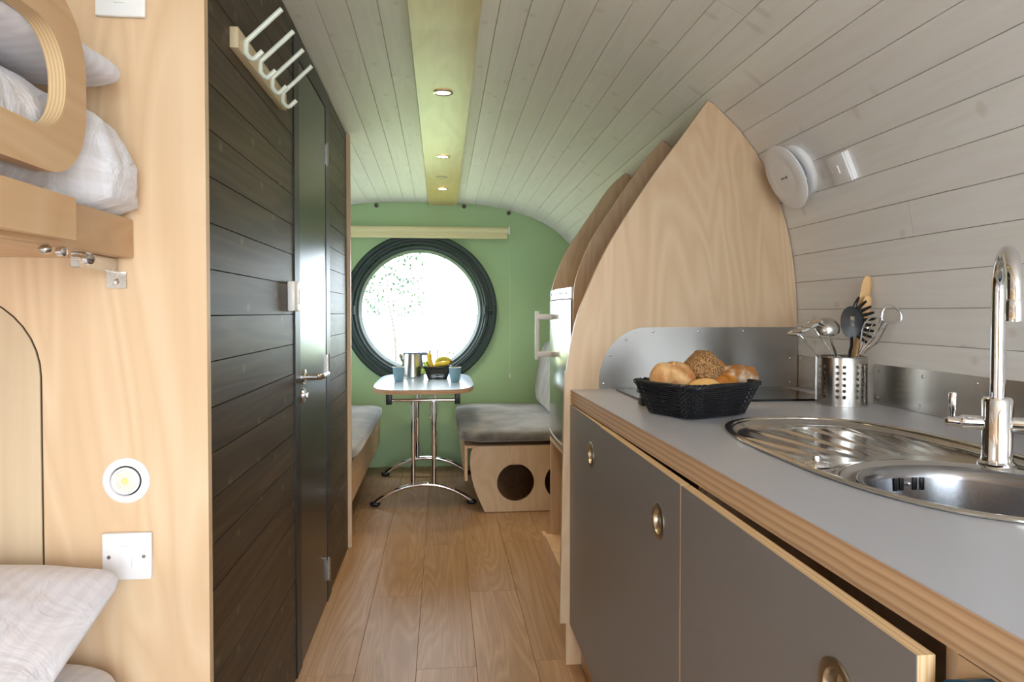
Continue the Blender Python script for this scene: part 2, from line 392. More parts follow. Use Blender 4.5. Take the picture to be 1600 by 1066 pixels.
SIDE_WIN = [(4.05, 5.15, 1.00, 1.45), (-.80, .0, .90, 1.20)]  # second opening, by the bunks, is added to light the right wall
def s_left(z):
    lo, hi = STOT / 2, STOT
    for _ in range(40):
        m = (lo + hi) / 2
        if sec(m, 0).z > z: lo = m
        else: hi = m
    return (lo + hi) / 2
def shell(s0, s1, n, wins=()):
    bm = NB(); rows = []
    YQ = sorted(set(YS) | {y for w_ in wins for y in w_[:2]})
    for Y in YQ:
        rows.append([(bm.verts.new(sec(s0 + (s1 - s0) * i / n, Y, .011)), bm.verts.new(sec(s0 + (s1 - s0) * i / n, Y, .05))) for i in range(n + 1)])
    for (a, b), (qa, qb) in zip(zip(rows, rows[1:]), zip(YQ, YQ[1:])):
        for i in range(n):
            zm = sec(s0 + (s1 - s0) * (i + .5) / n, 0).z
            if any(w_[0] < (qa + qb) / 2 < w_[1] and w_[2] < zm < w_[3] for w_ in wins): continue
            for k in (0, 1): bm.faces.new((a[i][k], a[i + 1][k], b[i + 1][k], b[i][k]))
        for i in (0, n): bm.faces.new((a[i][0], a[i][1], b[i][1], b[i][0]))
    for r in (rows[0], rows[-1]):
        for i in range(n): bm.faces.new((r[i][0], r[i][1], r[i + 1][1], r[i + 1][0]))
    return bm
PIT = .0935
S_R = 1.303 + PIT * 5          # boundary wall / ceiling
S_L = STOT - S_R
wall_right = structure(finish('wall_right', shell(0, S_R, 24), DARKGAP, origin=(1.235, 2, 0)), 'curved right wall lined with whitewashed boards')
ceiling = structure(finish('ceiling', shell(S_R, S_L, 40), DARKGAP, origin=(CX, 2, 2.1)), 'arched ceiling of whitewashed boards')
wall_outer = structure(finish('wall_outer', shell(S_L, STOT, 60, SIDE_WIN), DARKGAP, origin=(-1.5, 2, 0)), 'curved outer wall behind the bunks and washroom')
def plank(parent, s0, s1, ya, yb):
    bm = NB(); ys = [ya] + [y for y in YS if ya + .05 < y < yb - .05] + [yb]; g = .0006; c = .0012
    rows = []
    for Y in ys:
        rows.append([bm.verts.new(sec(s, Y, d)) for s, d in ((s0 + g, .0105), (s0 + g, c), (s0 + g + c, 0), (s1 - g - c, 0), (s1 - g, c), (s1 - g, .0105))])
    for a, b in zip(rows, rows[1:]):
        for i in range(6): j = (i + 1) % 6; bm.faces.new((a[i], a[j], b[j], b[i]))
    bm.faces.new(rows[0]); bm.faces.new(rows[-1][::-1])
    finish('plank', bm, WHITE_PL, parent, smooth=False)
s = 1.303 - PIT * 10; k = 0
rnd = random.Random(3)
while s < STOT - .4:
    par = wall_right if s + PIT / 2 < S_R else ceiling if s + PIT / 2 < S_L else wall_outer
    cuts = [Y0 + .01]; y = Y0 + rnd.uniform(.8, 2.6)
    while y < Y1 - .5: cuts.append(y); y += rnd.uniform(2.0, 3.0)
    cuts.append(Y1 - .006)
    segs = [(a, b - .001) for a, b in zip(cuts, cuts[1:])]
    for wa, wb, z0, z1 in (SIDE_WIN if par is wall_outer else ()):
        if s < s_left(z0) and s + PIT > s_left(z1):
            segs = [q for a, b in segs for q in ((a, min(b, wa)), (max(a, wb), b)) if q[1] - q[0] > .02]
    for a, b in segs: plank(par, s, s + PIT, a, b)
    s += PIT; k += 1

m, nt, p_ = newmat('window_glass'); nt.nodes.remove(p_)
tr = nt.nodes.new('ShaderNodeBsdfTransparent'); gl = nt.nodes.new('ShaderNodeBsdfGlossy'); gl.inputs['Roughness'].default_value = .01; mx = nt.nodes.new('ShaderNodeMixShader'); mx.inputs[0].default_value = .06
nt.links.new(tr.outputs[0], mx.inputs[1]); nt.links.new(gl.outputs[0], mx.inputs[2]); nt.links.new(mx.outputs[0], nt.nodes['Material Output'].inputs['Surface'])
GLASS = m
for k, (wa, wb, z0, z1) in enumerate(SIDE_WIN):
    wx = thing('window_%d' % (k + 2), ('side window over the dinette bench', 'unseen window added between the bunks for fill light')[k], None, (CX - 1.375, (wa + wb) / 2, z0)); wx['kind'] = 'structure'
    finish('window_frame', PR(rrect(wa - .10, wb + .10, z0 - .10, z1 + .10, .03), [rrect(wa + .02, wb - .02, z0 + .02, z1 - .02, .05)], 'X', CX - 1.44, CX - 1.372 if k else CX - 1.330), WHITEP, wx, smooth=False)
    finish('window_pane', PR(rrect(wa + .021, wb - .021, z0 + .021, z1 - .021, .05), [], 'X', CX - 1.425, CX - 1.420), GLASS, wx, smooth=False)

# floor
bm = B(CX - 1.42, CX + 1.42, Y0, Y1, -.06, -.0085)
floor = structure(finish('floor', bm, DARKGAP, origin=(0, 2, 0)), 'oak laminate plank floor')
PW = .2025; X0F = -.087 - PW * 6
JO = {4: 2.35, 5: 2.98, 6: 2.36, 7: 3.0, 8: 2.38}
for i in range(13):
    xa = X0F + PW * i; j = JO.get(i, 2.3 + rnd.uniform(0, 1.2)); y = j - 1.26 * 4; xb = min(xa + PW, CX + 1.37)
    if xa < CX - 1.37: xa = CX - 1.37
    while y < Y1 - .02:
        a = max(y, Y0 + .01); b = min(y + 1.26, Y1 - .004)
        if b - a > .03:
            finish('floorboard', B(xa + .0005, xb - .0005, a + .0005, b - .0005, -.0085, 0, bev=.0007, seg=1), OAK, floor, smooth=False)
        y += 1.26

# far wall with the round window opening
WX, WZ = -0.166, 1.215
def secloop(Y, d=0, n=48):
    return [(CX + 1.415, -.06)] + [(sec(STOT * i / n, Y, d).x, sec(STOT * i / n, Y, d).z) for i in range(n + 1)] + [(CX - 1.415, -.06)]
structure(finish('wall_back', PR(secloop(Y1, .04), [circ(WX, WZ, .51, 64)], 'Y', Y1, Y1 + .08), GREEN, smooth=False, origin=(CX, Y1, 0)), 'sage green end wall with round window')
# near end wall behind the viewpoint with a wide glazed door opening
structure(finish('wall_front', PR(secloop(Y0, .04), [rrect(-.25, 1.15, .06, 2.06, .02)], 'Y', Y0 - .08, Y0), PLY_V, smooth=False, origin=(CX, Y0, 0)), 'end wall with wide glazed door opening')

# ceiling beam (trim)
bm = NB(); rows = []
for Y in YS:
    zt = ceil_z(.01, Y); t = min(1, max(0, (Y - 2.0) / 3.5)); zb = 2.118 - .09 * t
    rows.append([bm.verts.new((x, Y if Y < Y1 else Y1 - .003, z)) for x, z in ((-.098, zt + .006), (-.098, zb), (.120, zb), (.120, zt + .006))])
for a, b in zip(rows, rows[1:]):
    for i in range(4): j = (i + 1) % 4; bm.faces.new((a[i], a[j], b[j], b[i]))
bm.faces.new(rows[0]); bm.faces.new(rows[-1][::-1])
structure(finish('trim_1', bm, PLY_BEAM, smooth=False, origin=(.01, 2, 2.1)), 'flat plywood ceiling beam holding the downlights')
def beam_z(Y): return 2.118 - .09 * min(1, max(0, (Y - 2.0) / 3.5))

# ---------------------------------------------------------------- dark partition, washroom door
PX = -.475
wl = structure(finish('wall_left', PR([(1.352, 0), (2.335, 0), (2.335, ceil_z(PX, 2.335) - .004), (1.352, ceil_z(PX, 1.352) - .004)], [], 'X', PX - .06, PX - .012), BLACKGAP, smooth=False), 'black stained board partition beside the aisle')
wl2 = structure(finish('wall_left_end', PR([(3.055, 0), (3.618, 0), (3.618, ceil_z(PX, 3.618) - .004), (3.055, ceil_z(PX, 3.055) - .004)], [], 'X', PX - .06, PX - .012), BLACKGAP, smooth=False), 'short black board partition beyond the washroom door')
for par, ya, yb in ((wl, 1.352, 2.335), (wl2, 3.055, 3.618)):
    for k in range(-13, 12):
        za = max(0.003, 1.193 + .0957 * k); zb = 1.193 + .0957 * (k + 1)
        if zb < .02: continue
        ta = min(zb, ceil_z(PX, ya) - .004); tb = min(zb, ceil_z(PX, yb) - .004)
        if ta - za < .01: continue
        finish('plank', PR([(ya + .001, za + .0012), (yb - .001, za + .0012), (yb - .001, tb - .0012), (ya + .001, ta - .0012)], [], 'X', PX - .0115, PX), DARK_PL, par, smooth=False)
# back of the partition over the door
hd = structure(finish('wall_left_head', PR([(2.337, 2.112), (3.053, 2.112), (3.053, ceil_z(PX, 3.053) - .004), (2.337, ceil_z(PX, 2.337) - .004)], [], 'X', PX - .06, PX), DARK_PL, smooth=False), 'black boarding over the washroom door')
# ply end trim
structure(finish('trim_2', PR(rrect(PX - .07, PX + .018, .002, ceil_z(PX, 3.64) - .006, .004), [], 'Y', 3.620, 3.642), PLY_V, smooth=False), 'pale plywood end strip of the black partition')
# door frame + door
df = structure(finish('trim_3', PR([(2.337, .001), (2.417, .001), (2.417, 2.04), (2.957, 2.04), (2.957, .001), (3.053, .001), (3.053, 2.11), (2.337, 2.11)], [], 'X', PX - .06, PX + .004), BLACKPAINT, smooth=False), 'black painted washroom door frame')
door = thing('door_1', 'black laminate washroom door in the black partition', None, (PX, 2.69, 0)); door['kind'] = 'structure'
finish('door_leaf', B(PX - .035, PX + .002, 2.420, 2.954, .008, 2.036, bev=.001, seg=1), DOORFACE, door, smooth=False)
for z in (1.845, .985, .135):
    h = finish('hinge', T([(PX + .009, 2.958, z - .045), (PX + .009, 2.958, z + .045)], .007, 10), SATIN, door)
    finish('hinge_leaf', B(PX + .003, PX + .006, 2.945, 2.985, z - .042, z + .042), SATIN, h, smooth=False)
hnd = finish('lever_handle', tube(L([(0, .0), (.026, 0), (.026, .008), (.012, .010), (.011, .05)], 24, frame_at((PX + .002, 2.468, .978), (1, 0, 0))),
      smoothpath([(PX + .05, 2.466, .978), (PX + .062, 2.474, .978), (PX + .064, 2.50, .978), (PX + .064, 2.585, .978)], 5), .0105, 12), SATIN, door)
finish('keyhole_rose', L([(0, .007), (.024, .006), (.026, 0)], 24, frame_at((PX + .002, 2.468, .915), (1, 0, 0))), SATIN, door)
finish('thumb_turn', B(PX + .008, PX + .02, 2.462, 2.474, .905, .925, bev=.003), SATIN, door)
# wall switch by the door
t = thing('pull_switch', 'white isolator switch on black boards left of washroom door', 'switch', (PX, 2.27, 1.203))
finish('plate', B(PX, PX + .024, 2.235, 2.328, 1.203, 1.297, bev=.006), WHITEP, t)
finish('rocker', B(PX + .022, PX + .03, 2.268, 2.295, 1.225, 1.272, bev=.003), WHITEP, t)
# coat rack
t = thing('coat_rack', 'pale wooden coat rack with four long enamelled hooks on black boards', 'coat rack', (PX, 1.9, 1.797))
finish('backboard', B(PX, PX + .020, 1.655, 2.155, 1.797, 1.845, bev=.0025), plain('pale_lacquered_wood', '#dcc9a3', .45), t)
for Y in (1.700, 1.830, 1.955, 2.082):
    pts = [(PX + .106, Y, 1.906), (PX + .030, Y, 1.8325), (PX + .026, Y, 1.828), (PX + .025, Y, 1.823), (PX + .025, Y, 1.803), (PX + .026, Y, 1.799), (PX + .034, Y, 1.790), (PX + .040, Y, 1.788), (PX + .045, Y, 1.790), (PX + .062, Y, 1.807)]
    h = finish('hook', T(pts, .0062, 8, up=(0, 1, 0)), HOOKM, t)
for Y in (1.675, 1.893, 2.135):
    finish('screw', L([(0, .0015), (.004, .001), (.0045, 0)], 12, frame_at((PX + .020, Y, 1.825), (1, 0, 0))), SATIN, t)

# ---------------------------------------------------------------- bunk end panel and bunks
BY = 1.33
outl = [(-.425, .002)] + [(-.425, 2.135)] + [(sec(s_, BY).x, sec(s_, BY).z - .004) for s_ in [STOT / 2 + .30 + (STOT / 2 - .32) * i / 24 for i in range(25)]]
outl = [(max(x, CX - 1.370), z) for x, z in outl]; outl = [p for p in outl if p[0] <= -.425]
structure(finish('wall_bunk_end', PR(outl + [(CX - 1.370, .002)], [], 'Y', BY, BY + .020), PLY_V, smooth=False, origin=(-.9, BY, 0)), 'birch plywood panel closing the bunk end')
gapo = rrect(-1.253, -.7088, .42, 1.2372, [.153, .153, 0, 0], 10)
hatch = tag(finish('access_hatch', PR(rrect(-1.25, -.711, .42, 1.235, [.15, .15, 0, 0], 10), [], 'Y', BY - .004, BY - .0002), wood('weathered_ply', '#cdb292', '#dfc8a6', stretch=(6, 6, .7), rings=.3), smooth=False), 'round-cornered plywood hatch beside the lower bunk', 'hatch')
finish('shadow_gap', PR(gapo, [], 'Y', BY - .0009, BY - .0001), plain('gap_shadow_brown', '#3a2c20', .9), hatch, smooth=False)  # flat dark sheet painting the shadow line round the hatch
def socket(px, pz, wd, hg, label, group, name='wall_switch'):
    t = thing(name, label, 'switch', (px, BY, pz - hg / 2), group)
    finish('plate', B(px - wd / 2, px + wd / 2, BY - .010, BY, pz - hg / 2, pz + hg / 2, bev=.004), WHITEP, t)
    finish('rocker', B(px - .010, px + .010, BY - .0135, BY - .008, pz - .020, pz + .020, bev=.0015), WHITEP, t)
    for s_ in (-1, 1): finish('screw', L([(0, .0012), (.0032, .001), (.0036, 0)], 12, frame_at((px + s_ * .030, BY - .010, pz), (0, -1, 0))), SATIN, t)
socket(-.565, .760, .0855, .0855, 'white square wall switch below the round lamp by the lower pillow', 'bunk switches')
socket(-.566, 1.767, .0855, .0855, 'white square wall switch high on plywood above the upper bunk', 'bunk switches')
t = thing('reading_light', 'round white swivel reading light on the plywood above lower pillow', 'lamp', (-.565, BY, .855))
M = frame_at((-.567, BY, .896), (0, -1, 0))
finish('bezel', L([(.041, 0), (.041, .003), (.037, .006), (.028, .0065), (.0265, .003)], 48, M), WHITEP, t)
finish('gap_ring', L([(.0268, .0035), (.0255, .0015), (.0245, .0035)], 48, M), BLACKP, t)
finish('lamp_cup', L([(.0245, .002), (.0245, .007), (.021, .0078), (.019, .004), (0, .004)], 40, M), WHITEP, t)
finish('lens', mottled('lamp_facets', '#dcd8c8', '#f4efd9', scale=300, rough=.3, bump=.6, dist=.001, vor=True) and L([(.0185, .0045), (.016, .0065), (.007, .0072), (0, .0075)], 32, M), MATS['lamp_facets'], t)
finish('led', L([(.0062, .0072), (.005, .0085), (0, .009)], 20, M), plain('led_phosphor', '#e8d98a', .4), t)

# upper bunk
BX = -.55
t = thing('upper_bunk', 'upper bunk bed of birch plywood with slotted guard board', 'bunk bed', (-.9, .3, 1.28))
finish('bunk_frame', B(BX - .022, BX, -.9, BY - .001, 1.297, 1.366, bev=.002), PLY_H, t)
finish('bunk_deck', B(-1.45, BX - .023, -.9, BY - .001, 1.297, 1.315), PLY_H, t)
finish('fascia_board', PR([(-.9, 1.285), (1.088, 1.305), (1.088, 1.366), (-.9, 1.366)], [], 'X', BX, BX + .020), PLY_H, t, smooth=False)
gy1 = 1.122
go = rrect(-.75, gy1, 1.392, 1.655, .105, 12); gh = rrect(.30, gy1 - .055, 1.447, 1.598, .072, 12)
g = finish('guard_board', PR(go, [gh], 'X', BX - .004, BX + .020), PLY_H, t, smooth=True, ang=.5)
finish('slot_lining', PR(gh, [[(a * .998 + .0012, b) for a, b in rrect(.302, gy1 - .057, 1.449, 1.596, .070, 12)]], 'X', BX - .0038, BX + .0198), layered('ply_edge_fine', ('#d9bc92', '#cdae84', '#bf9d72'), 'X', .005), g, ang=.5)
for y in (-.6, .9): finish('guard_bracket', B(BX - .020, BX - .005, y - .03, y + .03, 1.33, 1.43), PLY_H, t)
# slide and plunger under the bunk
sl = finish('slide_rail', B(BX - .040, BX - .026, 1.19, BY - .007, 1.272, 1.2965, bev=.001, seg=1), SATIN, t)
finish('rail_bracket', B(BX - .045, BX - .012, BY - .006, BY - .001, 1.243, 1.272), SATIN, sl, smooth=False)
finish('bracket_screw', L([(0, .002), (.004, .0015), (.005, 0)], 12, frame_at((BX - .028, BY - .006, 1.255), (0, -1, 0))), CHROME, sl)
kn = finish('plunger_knob', lathe(NB(), [(0, 0), (.004, 0), (.004, .018), (.008, .021), (.0105, .027), (.008, .033), (0, .035)], 20, frame_at((BX - .022, 1.165, 1.287), (1, -.35, -.15))), CHROME, t)
finish('plunger_body', L([(0, 0), (.007, 0), (.007, .010), (.004, .012), (0, .012)], 16, frame_at((BX - .014, 1.105, 1.2895), (1, -.2, 0))), CHROME, t)
finish('bolt_head', blob(NB(), (BX - .008, 1.06, 1.289), (.009, .009, .007), u=16, v=10), SATIN, t)
# bedding
def sstep(a, b, x): x = min(1, max(0, (x - a) / (b - a))); return x * x * (3 - 2 * x)
def wrinkle(amp, sc, seed=0, zamp=1):
    def f(d, p):
        q = p * sc + Vector((seed, seed * 2, 0)); n_ = mnoise.noise(q) + .5 * mnoise.noise(q * 2.3)
        n2 = 1 - abs(mnoise.noise(Vector((q.x * 1.7, q.y * .8, q.z * 1.7)) + Vector((5, 5, 5))))
        return p + d * amp * (n_ + .6 * n2 - .4)
    return f
def duvet_disp(d, p):
    p = wrinkle(.016, 7, 2)(d, p); p = wrinkle(.006, 19, 5)(d, p)
    p.z = max(p.z, -.098)
    if p.x > 0: p.x -= .056 * sstep(.98, .885, p.y)      # tucked in behind the guard board
    if p.z < -.043: p.x = min(p.x, .405)                 # bedding sits inside the frame
    p.y = min(p.y, 1.078); return p
duv = tag(finish('duvet', blob(NB(), (-.985, .245, 1.415), (.468, 1.078, .182), n=18, nz=3.3, u=160, v=60, disp=duvet_disp), CHECK, ang=3), 'puffy white checked duvet on the upper bunk', 'duvet')
pil = tag(finish('pillow', blob(NB(), (-.886, 1.088, 1.630), (.335, .218, .046), n=14, nz=2.4, u=120, v=30, M=Matrix.Rotation(R(-4), 4, 'Z') @ Matrix.Rotation(R(5), 4, 'Y'), disp=wrinkle(.007, 7, 4)), LINENY, ang=3), 'white pillow lying on the upper bunk duvet', 'pillow', 'bed pillows')
# lower bunk
t = thing('lower_bunk', 'plywood lower bunk base at the bottom left', 'bunk bed', (-.95, .2, 0))
finish('front_board', B(-.500, -.480, -.9, BY - .001, .002, .46, bev=.002), PLY_H, t)
finish('deck', B(-1.45, -.501, -.9, BY - .001, .40, .418), PLY_H, t)
finish('end_support', B(-1.45, -.501, -.9, -.88, .002, .399), PLY_X, t)
tag(finish('mattress', blob(NB(), (-.985, .205, .515), (.478, 1.118, .094), n=9, nz=6, u=96, v=30, disp=wrinkle(.004, 5, 9)), LINEN, ang=3), 'white sheeted mattress of the lower bunk', 'mattress')
def pil_disp(d, p):
    p = wrinkle(.010, 6, 11)(d, p)
    e = max(abs(d.x), abs(d.y)); return p
pm = Matrix.Rotation(R(13), 4, 'X')
pl = tag(finish('pillow', blob(NB(), (-.845, 1.035, .697), (.312, .262, .074), n=7, nz=1.7, u=110, v=36, M=pm, disp=pil_disp), LINEN, ang=3), 'large striped white pillow on the lower bunk', 'pillow', 'bed pillows')

# ---------------------------------------------------------------- kitchen
FY = 2.337                       # gable fin
ZT = .939                        # worktop surface
fin_left = [(.397, .144), (.411, .92), (.418, 1.0), (.433, 1.097), (.457, 1.194), (.496, 1.291), (.545, 1.396), (.614, 1.514), (.713, 1.662), (.813, 1.796), (.905, 1.922)]
def finpoly(Y, left, zb):
    ztop = left[-1][1]; zs = [ztop - .012 - (ztop - .012 - zb) * i / 22 for i in range(23)]
    lf = smoothpath([(x, z, 0) for x, z in left], 4); lf = [(p.x, p.y) for p in lf]
    return lf + [(wall_x(z, Y) - .004, z) for z in zs]
def fin(Y, left, zb, label, grp):
    L_ = [(x, min(z, ceil_z(x, Y) - .006)) for x, z in left]
    return tag(finish('gable_panel', PR(finpoly(Y, L_, zb), [], 'Y', Y, Y + .018), PLY_V, smooth=False, origin=(.85, Y, zb)), label, 'panel', grp)
g1 = fin(FY, fin_left, .144, 'large curved birch plywood gable panel rising behind the hob', 'curved gable panels')
finish('foot', B(.418, 1.2, FY + .001, FY + .017, .001, .1438), PLY_V, g1, smooth=False)
up = [(.536, .002), (.536, .6), (.536, 1.1), (.536, 1.20), (.538, 1.28), (.553, 1.357), (.600, 1.475), (.660, 1.575), (.744, 1.699), (.830, 1.82), (.905, 1.925)]
fin(2.84, up, .002, 'middle curved plywood panel on the near side of the fridge', 'curved gable panels')
fin(3.43, up, .002, 'farthest curved plywood panel on the window side of the fridge', 'curved gable panels')

# worktop with sink opening
SX, SY, SA, SB, SN = .814, 1.207, .2175, .432, 2.75
wt = thing('worktop', 'grey laminate kitchen worktop with exposed plywood front edge', 'worktop', (.83, 1.0, .894))
WB = [(.432, FY - .001), (.478, -.5), (CX + 1.375 - .004, -.5), (CX + 1.375 - .004, FY - .001)]
hole = supel(SX, SY, SA - .010, SB - .010, SN, 72)
finish('plywood_core', PR(WB, [hole], 'Z', ZT - .045, ZT - .0012), EDGE_Z, wt, smooth=False)
finish('laminate_surface', PR(WB, [hole], 'Z', ZT - .0012, ZT), GREYTOP, wt, smooth=False)

# base cabinets
DX = .427
doors = [(1.876, FY - .003, .003, 'grey-fronted base cabinet farthest along the kitchen, beside the gable panel'), (1.226, 1.874, .0, 'grey-fronted base cabinet in the middle of the kitchen row'), (.590, 1.221, -.0, 'grey-fronted base cabinet nearest the viewer under the sink')]
for ya, yb, dx, lab in doors:
    t = thing('base_cabinet', lab, 'cabinet', (.75, (ya + yb) / 2, .002), 'kitchen base cabinets')
    finish('side_panel', B(.468, 1.20, yb - .017, yb - .001, .142, .892), PLY_V, t, smooth=False)
    finish('side_panel', B(.468, 1.20, ya + .001, ya + .017, .142, .892), PLY_V, t, smooth=False)
    finish('bottom_panel', B(.468, 1.20, ya + .018, yb - .018, .142, .158), PLY_H, t, smooth=False)
    finish('plinth', B(.47, .486, ya + .001, yb - .001, .002, .141), PLY_H, t, smooth=False)
    hy = ya + .128; hz = .786; hl = circ(hy, hz, .0245, 28)
    rect = [(ya + .0015, .145), (yb - .0015, .145), (yb - .0015, .889), (ya + .0015, .889)]
    d = finish('door', PR(rect, [hl], 'X', DX + dx + .0012, DX + dx + .0185), EDGE_X, t, smooth=False)
    finish('laminate_face', PR(rect, [hl], 'X', DX + dx, DX + dx + .0012), GREYDOOR, d, smooth=False)
    Mh = frame_at((DX + dx, hy, hz), (-1, 0, 0))
    finish('finger_pull', L([(.0370, -.0001), (.0370, .0015), (.0340, .0028), (.0255, .0022), (.0238, -.001), (.0232, -.0135), (.019, -.0160), (.0, -.0160)], 40, Mh), BRASSY, d)
    finish('push_button', L([(.0095, -.0160), (.0095, -.009), (.008, -.0065), (0, -.006)], 24, Mh), SATIN, d)
# open niche at the near end, with a teal metal box
t = thing('end_panel', 'plywood end panel of the kitchen units under the worktop', 'panel', (.80, .3, .002))
finish('front_panel', B(.462, .478, -.5, .585, .002, .892), PLY_H, t, smooth=False)
t = thing('teal_box', 'dark teal metal box screwed on below the worktop, bottom right corner', 'box', (.45, .47, .70))
finish('body', PR([(.40, .70), (.572, .70), (.572, .874), (.566, .880), (.545, .8905), (.40, .8905)], [], 'X', .436, .4615), TEAL, t, smooth=False)
finish('screw', L([(0, .003), (.003, .0025), (.0042, 0)], 14, frame_at((.436, .562, .869), (-1, 0, 0))), SATIN, t)

# steel splashbacks
spl = [(.528, ZT + .0008)] + [(.528 + .165 * (1 - math.cos(a)), ZT + .02 + .19 * math.sin(a)) for a in [math.pi / 2 * i / 14 for i in range(15)]] + [(wall_x(1.149, FY) - .006, 1.149), (wall_x(.95, FY) - .006, ZT + .0008)]
t = thing('steel_splashback', 'brushed steel splashback with rounded corner on the gable panel', 'splashback', (.85, FY, ZT))
finish('sheet', PR(spl, [], 'Y', FY - .0020, FY - .0002), STEELX, t, smooth=False)
for x, z in ((.545, .958), (.566, 1.055), (.622, 1.108), (.715, 1.135), (.875, 1.135), (1.035, 1.135), (1.205, 1.04), (1.205, .957)):
    finish('rivet', blob(NB(), (x, FY - .0022, z), (.0045, .0022, .0045), u=12, v=8), SATIN, t)
XW = CX + 1.375
for ya, yb, lab in ((1.975, FY - .003, 'small steel upstand on the white wall in the hob corner'), (.2, 1.90, 'long steel upstand along the white wall behind the tap')):
    t = thing('steel_upstand', lab, 'splashback', (XW, (ya + yb) / 2, ZT), 'wall upstands')
    finish('sheet', B(XW - .0030, XW - .0012, ya, yb, ZT + .0008, 1.052), STEEL, t, smooth=False)
    n_ = max(2, round((yb - ya) / .18))
    for i in range(n_ + 1):
        for z in (1.035, .957):
            finish('rivet', blob(NB(), (XW - .0033, ya + .02 + (yb - ya - .04) * i / n_ + (0 if z > 1 else (.01 if i < n_ else 0)), z), (.0022, .0045, .0045), u=12, v=8), SATIN, t)

# hob
t = thing('induction_hob', 'black glass hob set on the worktop behind the bread basket', 'hob', (.83, 2.13, ZT))
finish('glass_plate', PR(rrect(.578, 1.15, 1.965, 2.300, .008), [], 'Z', ZT + .0006, ZT + .007), GLASSBLK, t, smooth=False)
for x in (.76, 1.0): finish('zone_ring', L([(.095, .0), (.095, .0004), (.093, .0004), (.093, 0)], 48, Matrix.Translation((x, 2.13, ZT + .0069))), plain('grey_print', '#55565a', .3), t)
bm = B(.553, .592, 1.905, 1.945, ZT + .0005, ZT + .020, bev=.002); box(bm, .556, .590, 1.908, 1.942, ZT + .0205, ZT + .034, bev=.002); box(bm, .549, .596, 1.900, 1.948, ZT + .0345, ZT + .044, bev=.002)
tag(finish('stepped_block', bm, BLACKP), 'small black stepped block behind left corner of bread basket', 'block')

# sink
t = thing('kitchen_sink', 'oval stainless steel inset sink with ribbed drainer', 'sink', (SX, SY, ZT - .16))
def rho(x, y, a=SA, b=SB): return ((abs(x - SX) / a) ** SN + (abs(y - SY) / b) ** SN) ** (1 / SN)
BCX, BCY, BRX, BRY = .805, .972, .158, .170
bm = NB(); st = .0035; nx = int(2 * SA / st) + 2; ny = int(2 * SB / st) + 2; grid = {}
def sstep(a, b, x): x = min(1, max(0, (x - a) / (b - a))); return x * x * (3 - 2 * x)
for i in range(nx):
    for j in range(ny):
        x = SX - SA + st * i; y = SY - SB + st * j; q = rho(x, y)
        bd = math.hypot((x - BCX) / BRX, (y - BCY) / BRY)
        if q > .985 or bd < 1.0: continue
        pan = sstep(.975, .90, q)
        z = ZT + .0035 - .0115 * pan
        # drainer ribs fan out from the bowl over the far part
        dr = sstep(1.22, 1.30, y) * sstep(.93, .84, q) * (1 - sstep(1.52, 1.57, y))
        ang = math.atan2(x - .80 + .06 * (y - 1.3), y - .72); rib = math.cos(ang * 68)
        z += dr * .0030 * sstep(-.2, .6, rib)
        # raised lip between drainer and bowl
        z += .0045 * math.exp(-((bd - 1.22) / .07) ** 2) * sstep(1.02, 1.10, y)
        grid[i, j] = bm.verts.new((x, y, z))
for (i, j), v in list(grid.items()):
    q = [(i, j), (i + 1, j), (i + 1, j + 1), (i, j + 1)]
    if all(c in grid for c in q): bm.faces.new([grid[c] for c in q])
bmesh.ops.delete(bm, geom=[v for v in bm.verts if not v.link_faces], context='VERTS')
finish('drainer_deck', bm, SINKM, t, ang=1.2)
rimp = [Vector((x, y, ZT + .0035)) for x, y in supel(SX, SY, SA - .0045, SB - .0045, SN, 120)]
finish('rolled_rim', tube(NB(), rimp, .0075, 10, closed=True, up=(0, 0, 1), flat=.5), metal('rim_steel', '#d8d2c8', .12, None, .04), t)
bm = NB(); prof = [(1.055, -.0055), (1.03, -.0050), (1.0, -.0065), (.965, -.012), (.945, -.025), (.93, -.10), (.88, -.125), (.70, -.138), (.25, -.142), (.24, -.146), (0, -.146)]
rings = []
for f, h in prof:
    rings.append([bm.verts.new((BCX + BRX * f * math.cos(2 * math.pi * k / 64), BCY + BRY * f * math.sin(2 * math.pi * k / 64), ZT + h)) for k in range(64)] if f else [bm.verts.new((BCX, BCY, ZT + h))])
for a, b in zip(rings, rings[1:]):
    for k in range(64):
        j = (k + 1) % 64
        bm.faces.new((a[k], a[j], b[j], b[k]) if len(b) > 1 else (a[k], a[j], b[0]))
bowl = finish('bowl', bm, metal('shaded_bowl_steel', '#98989c', .22, None, .06), t, ang=1.0)  # darker than the deck: the bowl's inner shade is put into its colour
for k in (-2, -1, 1, 2):
    a = R(93) + k * .085; x = BCX + BRX * .930 * math.cos(a); y = BCY + BRY * .930 * math.sin(a)
    finish('overflow_slot', box(NB(), -.0035, .0035, -.0012, .0012, -.011, .011, bev=.001, M=Matrix.Translation((x, y, ZT - .034)) @ Matrix.Rotation(a + math.pi / 2, 4, 'Z')), BLACKP, bowl)
a = R(93); finish('overflow_screw', blob(NB(), (BCX + BRX * .925 * math.cos(a), BCY + BRY * .925 * math.sin(a), ZT - .034), (.004, .004, .004), u=12, v=8), CHROME, bowl)
tag(finish('sink_plug', L([(0, .016), (.006, .016), (.007, .008), (.012, .006), (.020, .004), (.023, 0), (0, 0)], 28, Matrix.Translation((.653, 1.168, ZT - .0065))), CHROME), 'small chrome plug lying on the sink drainer', 'sink plug')

